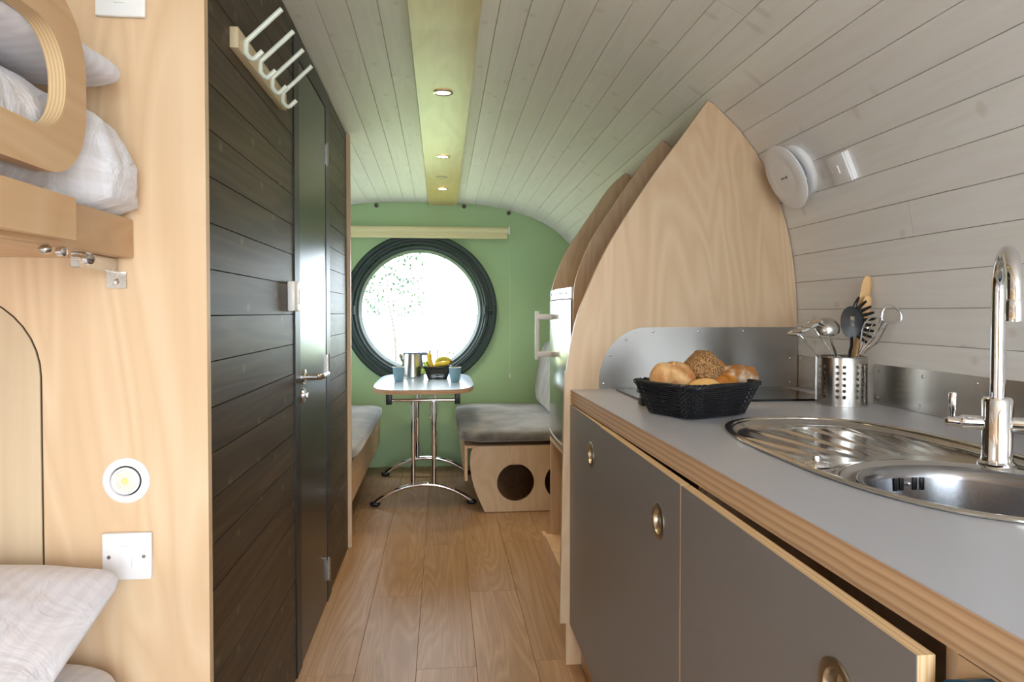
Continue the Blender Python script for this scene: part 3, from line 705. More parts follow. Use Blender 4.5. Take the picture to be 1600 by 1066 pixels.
# tap
TX, TY = .962, 1.132
t = thing('mixer_tap', 'chrome swan-neck mixer tap with two lever handles', 'tap', (TX, TY, ZT))
tz = ZT - .007
finish('tap_body', L([(0, 0), (.030, 0), (.030, .006), (.025, .010), (.0235, .018), (.0235, .115), (.021, .119), (0, .119)], 32, Matrix.Translation((TX, TY, tz))), CHROME, t)
sd = Vector((-.087, -.142, 0)).normalized(); r_ = .066; zc_ = 1.232
pts = [(TX, TY, ZT + .10), (TX, TY, 1.15), (TX, TY, zc_)] + [Vector((TX, TY, zc_)) + sd * r_ * (1 - math.cos(a)) + Vector((0, 0, r_ * math.sin(a))) for a in [math.pi * i / 14 for i in range(1, 15)]]
e_ = Vector((TX, TY, 0)) + sd * r_ * 2; pts += [(e_.x, e_.y, 1.215)]
sp_ = finish('spout', T(pts, .0115, 18), CHROME, t)
finish('aerator', L([(0, 0), (.0135, 0), (.0135, .03), (.0118, .034)], 24, Matrix.Translation((e_.x, e_.y, 1.186))), CHROME, t)
pd = Vector((-.85, .53, 0)).normalized()
for s_ in (1, -1):
    c0 = Vector((TX, TY, 1.006))
    h = finish('handle', L([(.0115, .018), (.0125, .024), (.0125, .052), (.0095, .056), (.0085, .074), (.005, .078), (0, .078)], 24, frame_at(c0, pd * s_)), CHROME, t)
    p = c0 + pd * s_ * .066
    finish('lever', L([(.004, 0), (.0045, .012), (.0065, .018), (.0065, .044), (.0055, .047), (0, .047)], 18, frame_at(p + Vector((0, 0, .004)), (0, 0, 1))), CHROME, h)

# utensil pot
PXc, PYc, PR_ = 1.125, 1.888, .068
t = thing('utensil_pot', 'perforated stainless steel utensil pot on the worktop', 'utensil pot', (PXc, PYc, ZT))
bm = NB(); NSEG = 72; NZ = 34; Hh = .136; rad = []
holes_ = set()
def is_hole(a, z):
    # columns of round holes in pairs
    for g_ in range(8):
        for o_ in (-.13, .13):
            c_ = g_ * math.pi / 4 + .25 + o_; da = (a - c_ + math.pi) % (2 * math.pi) - math.pi
            for k in range(6):
                if (da * PR_) ** 2 + (z - (.026 + .0165 * k)) ** 2 < .0047 ** 2: return True
    return False
# outer wall cut with real round holes: build a fine grid and drop cells that fall in a hole
NSEG, NZ = 240, 78
vv = [[bm.verts.new((PXc + PR_ * math.cos(2 * math.pi * i / NSEG), PYc + PR_ * math.sin(2 * math.pi * i / NSEG), ZT + .001 + Hh * j / NZ)) for i in range(NSEG)] for j in range(NZ + 1)]
for j in range(NZ):
    for i in range(NSEG):
        if is_hole(2 * math.pi * (i + .5) / NSEG, Hh * (j + .5) / NZ): continue
        k = (i + 1) % NSEG; bm.faces.new((vv[j][i], vv[j][k], vv[j + 1][k], vv[j + 1][i]))
bmesh.ops.delete(bm, geom=[v for v in bm.verts if not v.link_faces], context='VERTS')
finish('perforated_wall', bm, metal('pot_steel', '#bdb9b3', .22, 'Z', .06, 200), t, ang=1.0)
finish('pot_rim', T([(PXc + PR_ * math.cos(a), PYc + PR_ * math.sin(a), ZT + Hh) for a in [2 * math.pi * i / 48 for i in range(48)]], .0018, 8, closed=True), SATIN, t)
finish('pot_base', L([(0, .0005), (PR_ + .001, .0005), (PR_ + .001, .006), (PR_ - .004, .007), (0, .007)], 48, Matrix.Translation((PXc, PYc, ZT))), SATIN, t)
def UP(dx, dz, dy=0): return Vector((PXc + dx, PYc + dy - .1 * dx, ZT + Hh + dz))
IN = lambda dx, dy=0: UP(dx, -.115, dy)
# potato masher with wire legs
t = thing('potato_masher', 'wire potato masher leaning left in the utensil pot', 'utensil', IN(-.03))
finish('wire_legs', tube(T([IN(-.030, .012), (1.061, 1.885, 1.077), (1.040, 1.885, 1.094), (.989, 1.885, 1.147)], .0024, 8), [IN(-.020, -.012), (1.086, 1.855, 1.076), (1.066, 1.855, 1.102), (1.026, 1.855, 1.156)], .0024, 8), CHROME, t)
bm = NB(); zz = []
for q in range(6):
    f = q / 5; a_ = (.974 + .067 * f, 1.842, 1.139 + .034 * f); b_ = (.974 + .067 * f, 1.900, 1.139 + .034 * f); zz += [a_, b_] if q % 2 == 0 else [b_, a_]
tube(bm, zz, .0042, 8)
finish('zigzag_head', bm, SATIN, t)
# ladle
t = thing('ladle', 'steel ladle with its bowl up in the utensil pot', 'utensil', IN(-.005, .01))
finish('handle', T(smoothpath([IN(.0, -.01), UP(-.020, 0, -.012), UP(-.034, .035, -.016), UP(-.046, .066, -.020)], 6), [.0045] * 19, 8, flat=.6), SATIN, t)
Ml = frame_at(UP(-.052, .076, -.02), (-.15, -.45, .8))
finish('bowl', L([(.034, .0), (.032, .014), (.022, .026), (.010, .031), (0, .032), (0, .030), (.010, .029), (.021, .024), (.030, .013), (.0325, 0)], 32, Ml), SATIN, t)
# pasta server
t = thing('pasta_server', 'black slotted pasta server with curved teeth in the utensil pot', 'utensil', IN(.01, -.02))
finish('handle', T(smoothpath([IN(.006, -.02), UP(.012, 0, -.02), UP(.016, .03, -.022), UP(.012, .058, -.03)], 6), .0062, 10, flat=.6), BLACKP, t)
Mp = frame_at(UP(.014, .098, -.03), (-.35, -1, .15), (0, 0, 1))
hl1 = rrect(-.013, -.004, -.006, .006, .0035, 4); hl2 = rrect(.005, .016, -.006, .006, .0035, 4)
bm = NB(); prism(bm, supel(0, 0, .045, .030, 2.2, 40), [hl1, hl2], 'Z', -.002, .002)
for v in bm.verts: v.co.z -= 5.5 * (v.co.x ** 2 * .5 + v.co.y ** 2); v.co = Mp @ v.co
hd_ = finish('head', bm, BLACKP, t)
for k in range(9):
    a = R(-62 + 17.5 * k + 0)   # teeth fan along one long edge and over the top
    p0 = Vector((.042 * math.sin(a), -.027 * math.cos(a), -.004)); dr_ = Vector((math.sin(a) * .55, -math.cos(a), .0)).normalized()
    p1 = p0 + dr_ * .014 + Vector((0, 0, .002)); p2 = p0 + dr_ * .030 + Vector((0, 0, .012))
    finish('tooth', T(smoothpath([Mp @ p0, Mp @ p1, Mp @ p2], 4), [.0052, .0052, .005, .005, .0046, .0042, .004, .0034, .0026], 8), BLACKP, t)
# wooden spoons
def wspoon(base, tip, wd, lab):
    d = (tip - base); Ln = d.length; M = frame_at(base, d, (0, -1, .2)); t_ = thing('wooden_spatula', lab, 'utensil', base, 'wooden utensils')
    N_ = 30
    prof = [(z, (.0055 if z < .58 else .0055 + (wd - .0055) * sstep(.58, .82, z) * (1 if z < .93 else math.sqrt(max(0.02, 1 - ((z - .93) / .072) ** 2))))) for z in [i / N_ for i in range(N_ + 1)]]
    bm = NB(); rings = []
    for z, w_ in prof:
        rings.append([bm.verts.new(M @ Vector((math.cos(a) * min(.0045, w_), math.sin(a) * w_, z * Ln))) for a in [2 * math.pi * i / 14 for i in range(14)]])
    for a, b in zip(rings, rings[1:]):
        for i in range(14): j = (i + 1) % 14; bm.faces.new((a[i], a[j], b[j], b[i]))
    bm.faces.new(rings[0]); bm.faces.new(rings[-1])
    finish('blade_and_handle', bm, wood('beech', '#d0a26c', '#e0b680', stretch=(20, 20, 2), rings=.2), t_)
wspoon(IN(.030, .03), Vector((1.208, 1.895, 1.302)), .015, 'tall wooden spatula standing highest in the utensil pot')
wspoon(IN(.024, .005), Vector((1.192, 1.868, 1.245)), .013, 'shorter wooden spoon in front of the tall spatula in the pot')
# whisk
t = thing('whisk', 'wire balloon whisk with its loops up in the utensil pot', 'utensil', IN(.03, -.01))
bA = Vector((1.141, 1.835, 1.078)); bB = Vector((1.190, 1.815, 1.184)); ax = (bB - bA).normalized(); sx_ = ax.cross(Vector((0, 1, 0))).normalized(); sy_ = ax.cross(sx_)
bm = NB()
for k in range(4):
    c_ = sx_ * math.cos(k * math.pi / 4) + sy_ * math.sin(k * math.pi / 4)
    P_ = [bA, bA.lerp(bB, .35) + c_ * .013, bA.lerp(bB, .68) + c_ * .026, bA.lerp(bB, .92) + c_ * .021, bB, bA.lerp(bB, .92) - c_ * .021, bA.lerp(bB, .68) - c_ * .026, bA.lerp(bB, .35) - c_ * .013, bA]
    tube(bm, smoothpath(P_, 5), .0011, 6)
finish('wire_loops', bm, CHROME, t)
finish('handle', T([IN(-.008, -.02), bA], .0055, 10), SATIN, t)
# wire-handled beater
t = thing('wire_beater', 'steel wire utensil with a triangular loop end at right of the pot', 'utensil', IN(.03, .02))
DY = Vector((-.012, -.012, 0))
lp = [Vector(q) + DY for q in ((1.187, 1.79, 1.178), (1.187, 1.79, 1.2), (1.203, 1.79, 1.219), (1.225, 1.79, 1.212), (1.240, 1.79, 1.193), (1.235, 1.79, 1.174), (1.207, 1.79, 1.171))]
finish('loop', T(smoothpath(lp, 5, closed=True), .0030, 8, closed=True), CHROME, t)
finish('shaft', tube(T(smoothpath([IN(.012, -.02), (1.150, 1.840, 1.080), (1.170, 1.810, 1.125), Vector((1.190, 1.79, 1.176)) + DY], 5), .0020, 8), smoothpath([IN(.018, -.024), (1.160, 1.838, 1.080), (1.180, 1.806, 1.118), Vector((1.204, 1.79, 1.172)) + DY], 5), .0020, 8), CHROME, t)

# wicker baskets
def basket(cx, cy, z0, rim, base, h, rot, rows, label, grp, rt=.0038, sag=.0):
    t_ = thing('wicker_basket', label, 'basket', (cx, cy, z0), grp)
    M = Matrix.Translation((cx, cy, z0)) @ Matrix.Rotation(rot, 4, 'Z')
    def loop(f, N, amp=0, ph=0):
        hx = base[0] + (rim[0] - base[0]) * f; hy = base[1] + (rim[1] - base[1]) * f; out = []
        for i in range(N):
            a = 2 * math.pi * i / N; p = Vector((hx * sgnp(math.cos(a), .28), hy * sgnp(math.sin(a), .28), 0)); n_ = Vector((p.x, p.y, 0)).normalized()
            zz = rt + f * h - sag * (1 - (abs(math.cos(2 * a)))) * 0 + sag * f * (abs(math.cos(a) * math.sin(a)) * 2 - .5)
            p += n_ * amp * (1 if (i + ph) % 2 else -1); p.z = zz; out.append(M @ p)
        return out
    bm = NB()
    for k in range(rows): tube(bm, loop((k + .5) / rows, 56, rt * .55, k % 2), rt * .80, 5, closed=True)
    tag(finish('weave', bm, WICKER, t_), 'tightly woven black strands', kind='stuff')
    bm = NB(); st_ = loop(0, 28); sp = loop(1, 28)
    for a, b in zip(st_, sp): tube(bm, [a, b], rt * .6, 5)
    tag(finish('stakes', bm, WICKER, t_), 'thin upright stakes of the basket', kind='stuff')
    R1 = loop(1.0, 90); bm = NB()
    for ph in (0, 1, 2):
        tube(bm, [p + Vector((0, 0, rt * 1.0 * math.sin(i * .9 + ph * 2.1))) + (p - Vector((cx, cy, p.z))).normalized() * rt * 1.0 * math.cos(i * .9 + ph * 2.1) for i, p in enumerate(R1)], rt * .95, 6, closed=True)
    finish('braided_rim', bm, WICKER, t_)
    bm = NB(); lo = loop(0, 40); bm.faces.new([bm.verts.new(p) for p in lo]); bmesh.ops.solidify(bm, geom=bm.faces[:], thickness=.002)
    finish('woven_base', bm, WICKER, t_)
    return t_
basket(.652, 1.752, ZT, (.128, .110), (.098, .082), 0.078, R(24), 15, 'black wicker basket of bread rolls on the worktop', 'wicker baskets')
# bread
CR1 = mottled('pale_crust', '#a8642a', '#e4bd86', scale=24, rough=.7, bump=.5, dist=.004, lo=.3, hi=.7)
CR2 = mottled('seeded_crust', '#2e1d10', '#b98a58', scale=230, rough=.8, bump=1.0, dist=.004, vor=True, lo=.12, hi=.62)
CR3 = mottled('golden_crust', '#a8601c', '#d8933c', scale=22, rough=.5, bump=.4, dist=.003)
CR4 = mottled('floured_crust', '#a06a34', '#e6d8c2', scale=26, rough=.85, bump=.6, dist=.003, lo=.42, hi=.7)
CR5 = mottled('soft_roll_crust', '#dca85c', '#eac084', scale=9, rough=.55, bump=.1, dist=.002)
BZ = ZT + .078
def bread(name, c, r, m, rotz, tilt, lab, n=2.2, nz=2.0, amp=.006, sc=20, shape=None, grp='bread rolls'):
    M = Matrix.Rotation(rotz, 4, 'Z') @ Matrix.Rotation(tilt, 4, 'Y')
    def dsp(d, p):
        if shape: p = shape(d, p)
        return p + d * amp * (mnoise.noise(p * sc + Vector((rotz * 9, 3, 1))) + .5 * mnoise.noise(p * sc * 2.5))
    return tag(finish(name, blob(NB(), c, r, n=n, nz=nz, M=M, u=40, v=24, disp=dsp), m, ang=3), lab, 'bread', grp)
def crease(d, p):
    g_ = math.exp(-((d.x * .8 + d.z * .6 - .35) / .10) ** 2) + math.exp(-((d.x * .5 - d.y * .8 - .1) / .09) ** 2) * .7
    return p * (1 - .10 * g_)
bread('crusty_roll', (.588, 1.742, BZ + .012), (.060, .052, .046), CR1, R(20), R(8), 'pale crusty round roll at the left of the bread basket', shape=crease)
bread('seeded_roll', (.668, 1.745, BZ + .040), (.040, .040, .036), CR2, R(8), R(45), 'dark seeded square roll on top of the bread pile', n=5, nz=4.5, amp=.003)
bread('croissant', (.718, 1.802, BZ + .022), (.058, .032, .034), CR3, R(70), R(-12), 'golden twisted roll behind the seeded one', shape=lambda d, p: p * (1 + .07 * math.sin(d.x * 13)))
bread('golden_roll', (.716, 1.738, BZ + .004), (.048, .030, .026), CR3, R(30), R(0), 'golden brown roll in the middle right of the bread basket', shape=lambda d, p: p * (1 + .06 * math.sin(d.x * 15)))
bread('soft_roll', (.648, 1.682, BZ - .006), (.044, .034, .026), CR5, R(15), 0, 'smooth yellow bun at the front of the bread basket', amp=.001)
bread('floured_loaf', (.768, 1.782, BZ + .016), (.062, .036, .028), CR4, R(24), R(-6), 'brown floured oblong roll at the right of the bread basket', n=4.5, nz=3)
bread('under_roll', (.640, 1.775, BZ - .032), (.070, .055, .032), CR1, R(10), 0, 'crusty roll lying underneath the other rolls in the basket')

# extractor fan and switch on the curved wall
def onwall(z, Y): return Vector((wall_x(z, Y), Y, z)), -nrm(z, Y)
p, n_ = onwall(1.652, 2.150)
M = frame_at(p, n_, (0, 1, 0))
t = thing('extractor_fan', 'round white extractor fan on the curved white wall', 'fan', p)
finish('base_ring', L([(0, .001), (.086, .001), (.088, .005), (.086, .018), (.080, .022), (.064, .022), (.064, .018), (0, .018)], 56, M), WHITEP, t)
for k in range(3):
    a = 2 * math.pi * k / 3 + .5; finish('spacer', T([M @ Vector((.055 * math.cos(a), .055 * math.sin(a), .016)), M @ Vector((.055 * math.cos(a), .055 * math.sin(a), .052))], .006, 10), WHITEP, t)
finish('inner_grille', L([(0, .036), (.050, .036), (.056, .0185)], 32, M), plain('grey_plastic', '#a9b2bd', .5), t)
cov = finish('cover_disc', L([(0, .050), (.101, .050), (.107, .053), (.107, .056), (.101, .059), (.06, .0605), (.058, .0600), (.054, .0605), (0, .061)], 64, M), WHITEP, t)
GM = plain('grey_print', '#55565a', .3)
lg = L([(0, .0614), (.0045, .0614), (.0045, .0609)], 16, M @ Matrix.Translation((-.017, 0, 0)))
for k in range(5): box(lg, -.0010 + .0052 * (k - 1), .0022 + .0052 * (k - 1), -.0025, .0025 + (.0015 if k in (0, 3) else 0), .0609, .0613, M=M @ Matrix.Rotation(0, 4, 'Z'))
finish('maker_mark', lg, GM, cov, smooth=False)
p, n_ = onwall(1.618, 1.925); M = frame_at(p, n_, (0, 1, 0))
t = thing('fan_switch', 'white square switch beside the extractor fan', 'switch', p)
finish('backbox', box(NB(), -.043, .043, -.043, .043, .0005, .016, bev=.003, M=M), WHITEP, t)
finish('plate', box(NB(), -.043, .043, -.043, .043, .0165, .023, bev=.003, M=M), WHITEP, t)
finish('rocker', box(NB(), -.006, .006, -.012, .012, .022, .0265, bev=.0012, M=M), WHITEP, t)
for s_ in (-1, 1): finish('screw', L([(0, .0243), (.0034, .024), (.0038, .0228)], 12, M @ Matrix.Translation((s_ * .030, 0, 0))), SATIN, t)

# ---------------------------------------------------------------- fridge unit
t = thing('fridge_unit', 'plywood fridge housing with an open shelf below', 'cabinet', (.85, 3.14, .002))
ya, yb = 2.860, 3.428
finish('plinth', B(.505, .523, ya - .001, yb + .1, .002, .085), PLY_H, t, smooth=False)
finish('shelf_floor', B(.505, 1.15, ya, yb, .086, .102), PLY_H, t, smooth=False)
finish('shelf_back', B(1.0, 1.015, ya, yb, .103, .57), PLY_V, t, smooth=False)
finish('fridge_shelf', B(.53, 1.15, ya, yb, .572, .588), PLY_H, t, smooth=False)
finish('cupboard_door', B(.70, .718, 2.357, 2.837, .10, 1.29), PLY_V, t, smooth=False)
t = thing('fridge', 'silver compact fridge with white bar handle built into the plywood housing', 'fridge', (.8, 3.14, .589))
finish('body', B(.556, 1.10, ya + .004, yb - .004, .59, 1.305, bev=.004), WHITEP, t)
dp = [(.553, ya + .006)] + [(.553 - .024 - .014 * math.sin(math.pi * i / 14) , ya + .006 + (yb - ya - .012) * i / 14) for i in range(15)] + [(.553, yb - .006)]
FRD = metal('fridge_silver', '#b4b3a4', .17, None, .04)
d = finish('door', PR(dp, [], 'Z', .632, 1.252), FRD, t, ang=.5)
finish('door_bottom_trim', PR([(x - .001 if x < .55 else x, y) for x, y in dp], [], 'Z', .622, .631), CREAM, d, ang=.5)
ctl = finish('control_strip', PR([(x + .004 if x < .55 else x, y) for x, y in dp], [], 'Z', 1.258, 1.304), WHITEP, t, ang=.5)
bm = NB()
for y, w_ in ((3.30, .012), (3.285, .004), (3.05, .03), (2.98, .02)): box(bm, .514, .5166, y, y + w_, 1.276, 1.288)
finish('control_print', bm, GM, ctl, smooth=False)
finish('kick_grille', B(.53, .555, ya + .006, yb - .006, .592, .619, bev=.002), SATIN, t)
hd2 = finish('handle', T([(.452, 3.32, .975), (.452, 3.32, 1.205)], .0105, 12), WHITEP, t)
for z in (1.000, 1.178): finish('handle_bracket', B(.452, .528, 3.305, 3.335, z - .013, z + .013, bev=.003), WHITEP, hd2)

# ---------------------------------------------------------------- dinette
def cushion(x0, x1, y0, y1, z0, z1, seed, M=None, amp=.006, n=9, nz=4):
    c_ = ((x0 + x1) / 2, (y0 + y1) / 2, (z0 + z1) / 2)
    return blob(NB(), c_, ((x1 - x0) / 2, (y1 - y0) / 2, (z1 - z0) / 2), n=n, nz=nz, u=96, v=26, M=M, disp=wrinkle(amp, 6, seed))
def bench(sgn, xe, ys, yend, wall, label, blabel, clabel):
    """xe: aisle edge of the cushion; sgn +1 bench on the right"""
    X = lambda d: xe + sgn * d
    t_ = thing('dinette_bench', label, 'bench', (X(.4), (ys + yend) / 2, .002), 'dinette benches')
    a = X(.075); b = X(wall)
    pts = [(X(.155), .004), (X(.100), .13), (X(.072), .24), (X(.068), .33), (X(.082), .385), (X(.12), .400), (b, .400), (b, .004)]
    sm = smoothpath([(x, z, 0) for x, z in pts[:6]], 4); pts = [(p.x, p.y) for p in sm] + pts[6:]
    hs = [circ(X(.340), .178, .112, 36)]
    if wall > .66: hs.append(circ(X(.628), .178, .112, 36) if wall > .76 else [])
    hs = [h for h in hs if h]
    finish('end_panel', PR(pts, hs, 'Y', ys, ys + .018), PLY_V, t_, smooth=False)
    finish('side_rail', B(min(X(.035), X(.053)), max(X(.035), X(.053)), ys + .019, yend, .19, .402, bev=.002), PLY_H, t_, smooth=False)
    finish('seat_board', B(min(X(.054), b), max(X(.054), b), ys + .019, yend, .385, .401), PLY_H, t_, smooth=False)
    finish('rear_support', B(min(X(.16), b), max(X(.16), b), yend - .03, yend - .012, .004, .384), PLY_X, t_, smooth=False)
    finish('shade_board', B(min(b - sgn * .012, b), max(b - sgn * .012, b), ys + .02, yend, .004, .384), BLACKGAP, t_, smooth=False)  # black board added so the shade inside the bench is in its colour
    tag(finish('seat_cushion', cushion(min(X(0), b), max(X(0), b), ys - .035, yend - .004, .411, .507, 3 if sgn > 0 else 8), FABRIC, ang=3), clabel, 'cushion', 'bench seat cushions')
    Mb = Matrix.Rotation(R(9 * sgn), 4, 'Y'); cc = X(.69)
    tag(finish('back_cushion', cushion(cc - .055, cc + .055, ys + .02, yend - .01, .515, .985, 5, M=Mb), FABRIC, ang=3), blabel, 'cushion', 'bench back cushions')
bench(1, .100, 4.180, 5.490, .82, 'plywood dinette bench with round cut-out right of the table', 'grey back cushion of the bench behind the fridge', 'grey velvet seat cushion right of the table')
bench(-1, -.440, 3.700, 5.490, .72, 'plywood dinette bench left of the table, partly hidden by the black partition', 'grey back cushion of the left bench', 'grey velvet seat cushion left of the table')

# table
TCX = -.113; TZ = .738
t = thing('dining_table', 'small dinette table with pale top and chrome arched legs', 'table', (TCX, 4.78, .002))
tp = supel(TCX, 4.775, .318, .575, 4.2, 80)
finish('table_top', PR(tp, [], 'Z', TZ - .027, TZ - .0012), wood('table_edge_ply', '#b98d66', '#d0a984', stretch=(3, 3, 30), rings=.3), t, ang=.5)
finish('laminate_surface', PR(tp, [], 'Z', TZ - .0012, TZ), plain('sky_tinted_laminate', '#a3b4c4', .2), t, ang=.5)  # blue cast of reflected sky is put into the top's colour
for Y in (4.385, 5.19):
    for s_ in (-.064, .064):
        finish('leg', T([(TCX + s_, Y, .115), (TCX + s_, Y, .648)] , .0135, 16), CHROME, t)
        finish('leg_clip', T(smoothpath([(TCX + s_ * .72, Y - .016, .64), (TCX + s_ * .62, Y - .016, .60), (TCX + s_ * .62, Y - .016, .55), (TCX + s_ * .82, Y - .016, .53)], 4), .004, 8), CHROME, t)
    finish('cross_bar', T([(TCX - .195, Y, .655), (TCX + .195, Y, .655)], .0095, 14), CHROME, t)
    ft = finish('arched_foot', T([(TCX + .300 * math.cos(a), Y, .018 + .118 * math.sin(a)) for a in [math.pi * i / 24 for i in range(25)]] if False else
        [(TCX - .300 + .600 * i / 24, Y, .018 + .112 * (1 - ((i - 12) / 12) ** 2) ** .9) for i in range(25)], .0145, 14), CHROME, t)
    for s_ in (-1, 1):
        finish('foot_pad', blob(NB(), (TCX + s_ * .298, Y, .0165), (.032, .02, .0145), n=2.5, u=24, v=12), BLACKP, ft)
        finish('bracket', B(TCX + s_ * .210 - .017, TCX + s_ * .210 + .017, Y - .03, Y + .03, .632, TZ - .0275, bev=.002), BLACKP, t)

# table ware
t = thing('kettle', 'brushed steel kettle with blue lid and handle on the table', 'kettle', (-.205, 5.02, TZ))
Mk = Matrix.Translation((-.205, 5.02, TZ + .0005))
finish('body', L([(0, 0), (.082, 0), (.084, .006), (.082, .02), (.068, .160), (.066, .170), (.0, .170)], 40, Mk), STEEL, t)
finish('lid', L([(.066, .1702), (.062, .178), (.02, .182), (0, .182)], 36, Mk), plain('blue_plastic', '#4a5a86', .35), t)
finish('handle', T(smoothpath([(-.142, 5.02, TZ + .168), (-.105, 5.02, TZ + .166), (-.092, 5.02, TZ + .145), (-.094, 5.02, TZ + .09), (-.108, 5.02, TZ + .05), (-.128, 5.02, TZ + .045)], 5), .011, 10), MATS['blue_plastic'], t)
finish('spout', T([(-.262, 5.02, TZ + .125), (-.285, 5.02, TZ + .158), (-.297, 5.02, TZ + .166)], [.026, .016, .010], 14), STEEL, t)
def mug(x, y, lab):
    t_ = thing('beaker', lab, 'mug', (x, y, TZ), 'blue beakers')
    M_ = Matrix.Translation((x, y, TZ + .0004))
    finish('cup', L([(0, 0), (.026, 0), (.029, .004), (.036, .045), (.0405, .096), (.0385, .096), (.034, .045), (.026, .007), (0, .006)], 32, M_), MUG, t_)
    finish('rim', T([(x + .0395 * math.cos(a), y + .0395 * math.sin(a), TZ + .0965) for a in [2 * math.pi * i / 32 for i in range(32)]], .0016, 6, closed=True), CREAM, t_)
mug(-.285, 4.735, 'blue-grey beaker at the left side of the table beside the kettle')
mug(.088, 4.665, 'blue-grey beaker at the right side of the table by the fruit basket')
basket(-.030, 4.900, TZ, (.092, .070), (.062, .046), .080, R(0), 10, 'black wicker fruit basket on the dinette table', 'wicker baskets', rt=.004, sag=.004)
BAN = mottled('banana_skin', '#d9a720', '#e8c83c', scale=12, rough=.5, bump=.05)
BANG = mottled('greenish_banana_skin', '#8f9a3a', '#cfc04a', scale=12, rough=.5, bump=.05)
FB = TZ + .085
def banana(P, lab, m=BAN):
    pts = smoothpath(P, 5); n_ = len(pts); rr = [.0165 * (min(1, (i + 1.2) / 4) * min(1, (n_ - i + .2) / 4)) for i in range(n_)]
    t_ = thing('banana', lab, 'banana', P[0], 'bananas')
    finish('peel', T(pts, rr, 10), m, t_)
    finish('stem', T([pts[-1], pts[-1] + (pts[-1] - pts[-3]).normalized() * .018], [.006, .005], 8), plain('banana_stem', '#6d5a24', .7), t_)
banana([(-.060, 4.86, FB - .01), (-.078, 4.86, FB + .03), (-.085, 4.86, FB + .07), (-.082, 4.86, FB + .098)], 'yellow banana standing upright at the left of the fruit basket')
banana([(-.055, 4.885, FB + .0), (-.02, 4.875, FB + .018), (.02, 4.875, FB + .022), (.055, 4.885, FB + .034)], 'yellow banana lying across the front of the fruit basket')
banana([(-.045, 4.915, FB + .022), (-.01, 4.91, FB + .050), (.03, 4.91, FB + .052), (.066, 4.915, FB + .030)], 'greenish banana arched over the back of the fruit basket', BANG)
t = thing('grape_bunch', 'bunch of green grapes hanging over the left edge of the fruit basket', 'grapes', (-.115, 4.87, FB - .03))
GR = plain('green_grape', '#a9c24a', .25)
gr = random.Random(5)
for k in range(22):
    u_ = k / 22; finish('grape', blob(NB(), (-.105 - .018 * u_ + gr.uniform(-.014, .014), 4.862 + gr.uniform(-.018, .018), FB + .028 - .068 * u_ + gr.uniform(-.006, .006)), (.0095, .0095, .0105), u=10, v=8), GR, t)

# ---------------------------------------------------------------- window, blind, wall bolts
MW = frame_at((WX, Y1, WZ), (0, -1, 0), (0, 0, 1))
win = thing('window_1', 'large round pivot window in the green end wall', None, (WX, Y1, WZ - .57)); win['kind'] = 'structure'
finish('window_frame', L([(.507, -.08), (.5095, -.08), (.5095, .0005), (.594, .0008), (.594, .028), (.584, .038), (.560, .040), (.550, .030), (.534, .028), (.528, .044), (.510, .046), (.507, .03), (.507, -.08)], 96, MW), RING, win, ang=.5)
finish('window_sash', L([(.4465, -.036), (.503, -.036), (.503, .030), (.492, .034), (.482, .022), (.466, .020), (.458, .008), (.450, -.010), (.4465, -.014), (.4465, -.036)], 96, MW), RING, win, ang=.5)
finish('window_pane', L([(0, -.030), (.4462, -.030), (.4462, -.024), (0, -.024)], 64, MW), GLASS, win, ang=.5)
for s_ in (-1, 1):
    x = WX + s_ * .535
    pv = finish('pivot_hinge', T([(x - .036, Y1 - .052, WZ), (x + .036, Y1 - .052, WZ)], .009, 10), RING, win)
    for q in (-1, 1): finish('hinge_lug', B(x + q * .034 - .007, x + q * .034 + .007, Y1 - .066, Y1 - .036, WZ - .034, WZ + .034, bev=.004), RING, pv)
t = thing('roller_blind', 'rolled-up cream roller blind above the round window', 'blind', (WX, Y1, 1.76))
finish('roller_tube', T([(-.80, Y1 - .055, 1.832), (.515, Y1 - .055, 1.832)], .025, 20), BLIND, t)
finish('bottom_bar', B(-.79, .505, Y1 - .066, Y1 - .052, 1.766, 1.792, bev=.005), BLIND, t)
finish('fabric_drop', B(-.79, .505, Y1 - .0595, Y1 - .0585, 1.790, 1.815), BLIND, t, smooth=False)
for s_ in (-.667, .661): finish('end_bracket', B(-.14 + s_ - .004, -.14 + s_ + .004, Y1 - .085, Y1 - .001, 1.800, 1.862, bev=.002), WHITEP, t)
CH = plain('white_bead_chain', '#e6ead8', .4)
bm = NB()
for q in range(0, 75):
    for yy in (-.045, -.068): blob(bm, (WX + .694, Y1 + yy, 1.83 - .015 * q), (.0024, .0024, .0024), u=6, v=4)
tag(finish('bead_chain', bm, CH, t), 'thin pull chain of the blind', kind='stuff')
finish('chain_weight', T([(WX + .694, Y1 - .0565, .690), (WX + .694, Y1 - .0565, .72)], .007, 8), WHITEP, t)
for x, lab in ((-.496, 'small dark bolt cap under the ceiling, left of the beam'), (.175, 'small dark bolt cap under the ceiling just right of the beam'), (.524, 'small dark bolt cap under the ceiling, farthest right')):
    z = ceil_z(x, Y1) - .022
    tag(finish('bolt_cap', L([(.016, .0), (.016, .006), (.010, .012), (0, .013)], 16, frame_at((x, Y1, z), (0, -1, 0))), plain('dark_bronze', '#4a4034', .4)), lab, 'bolt', 'bolt caps on the end wall')

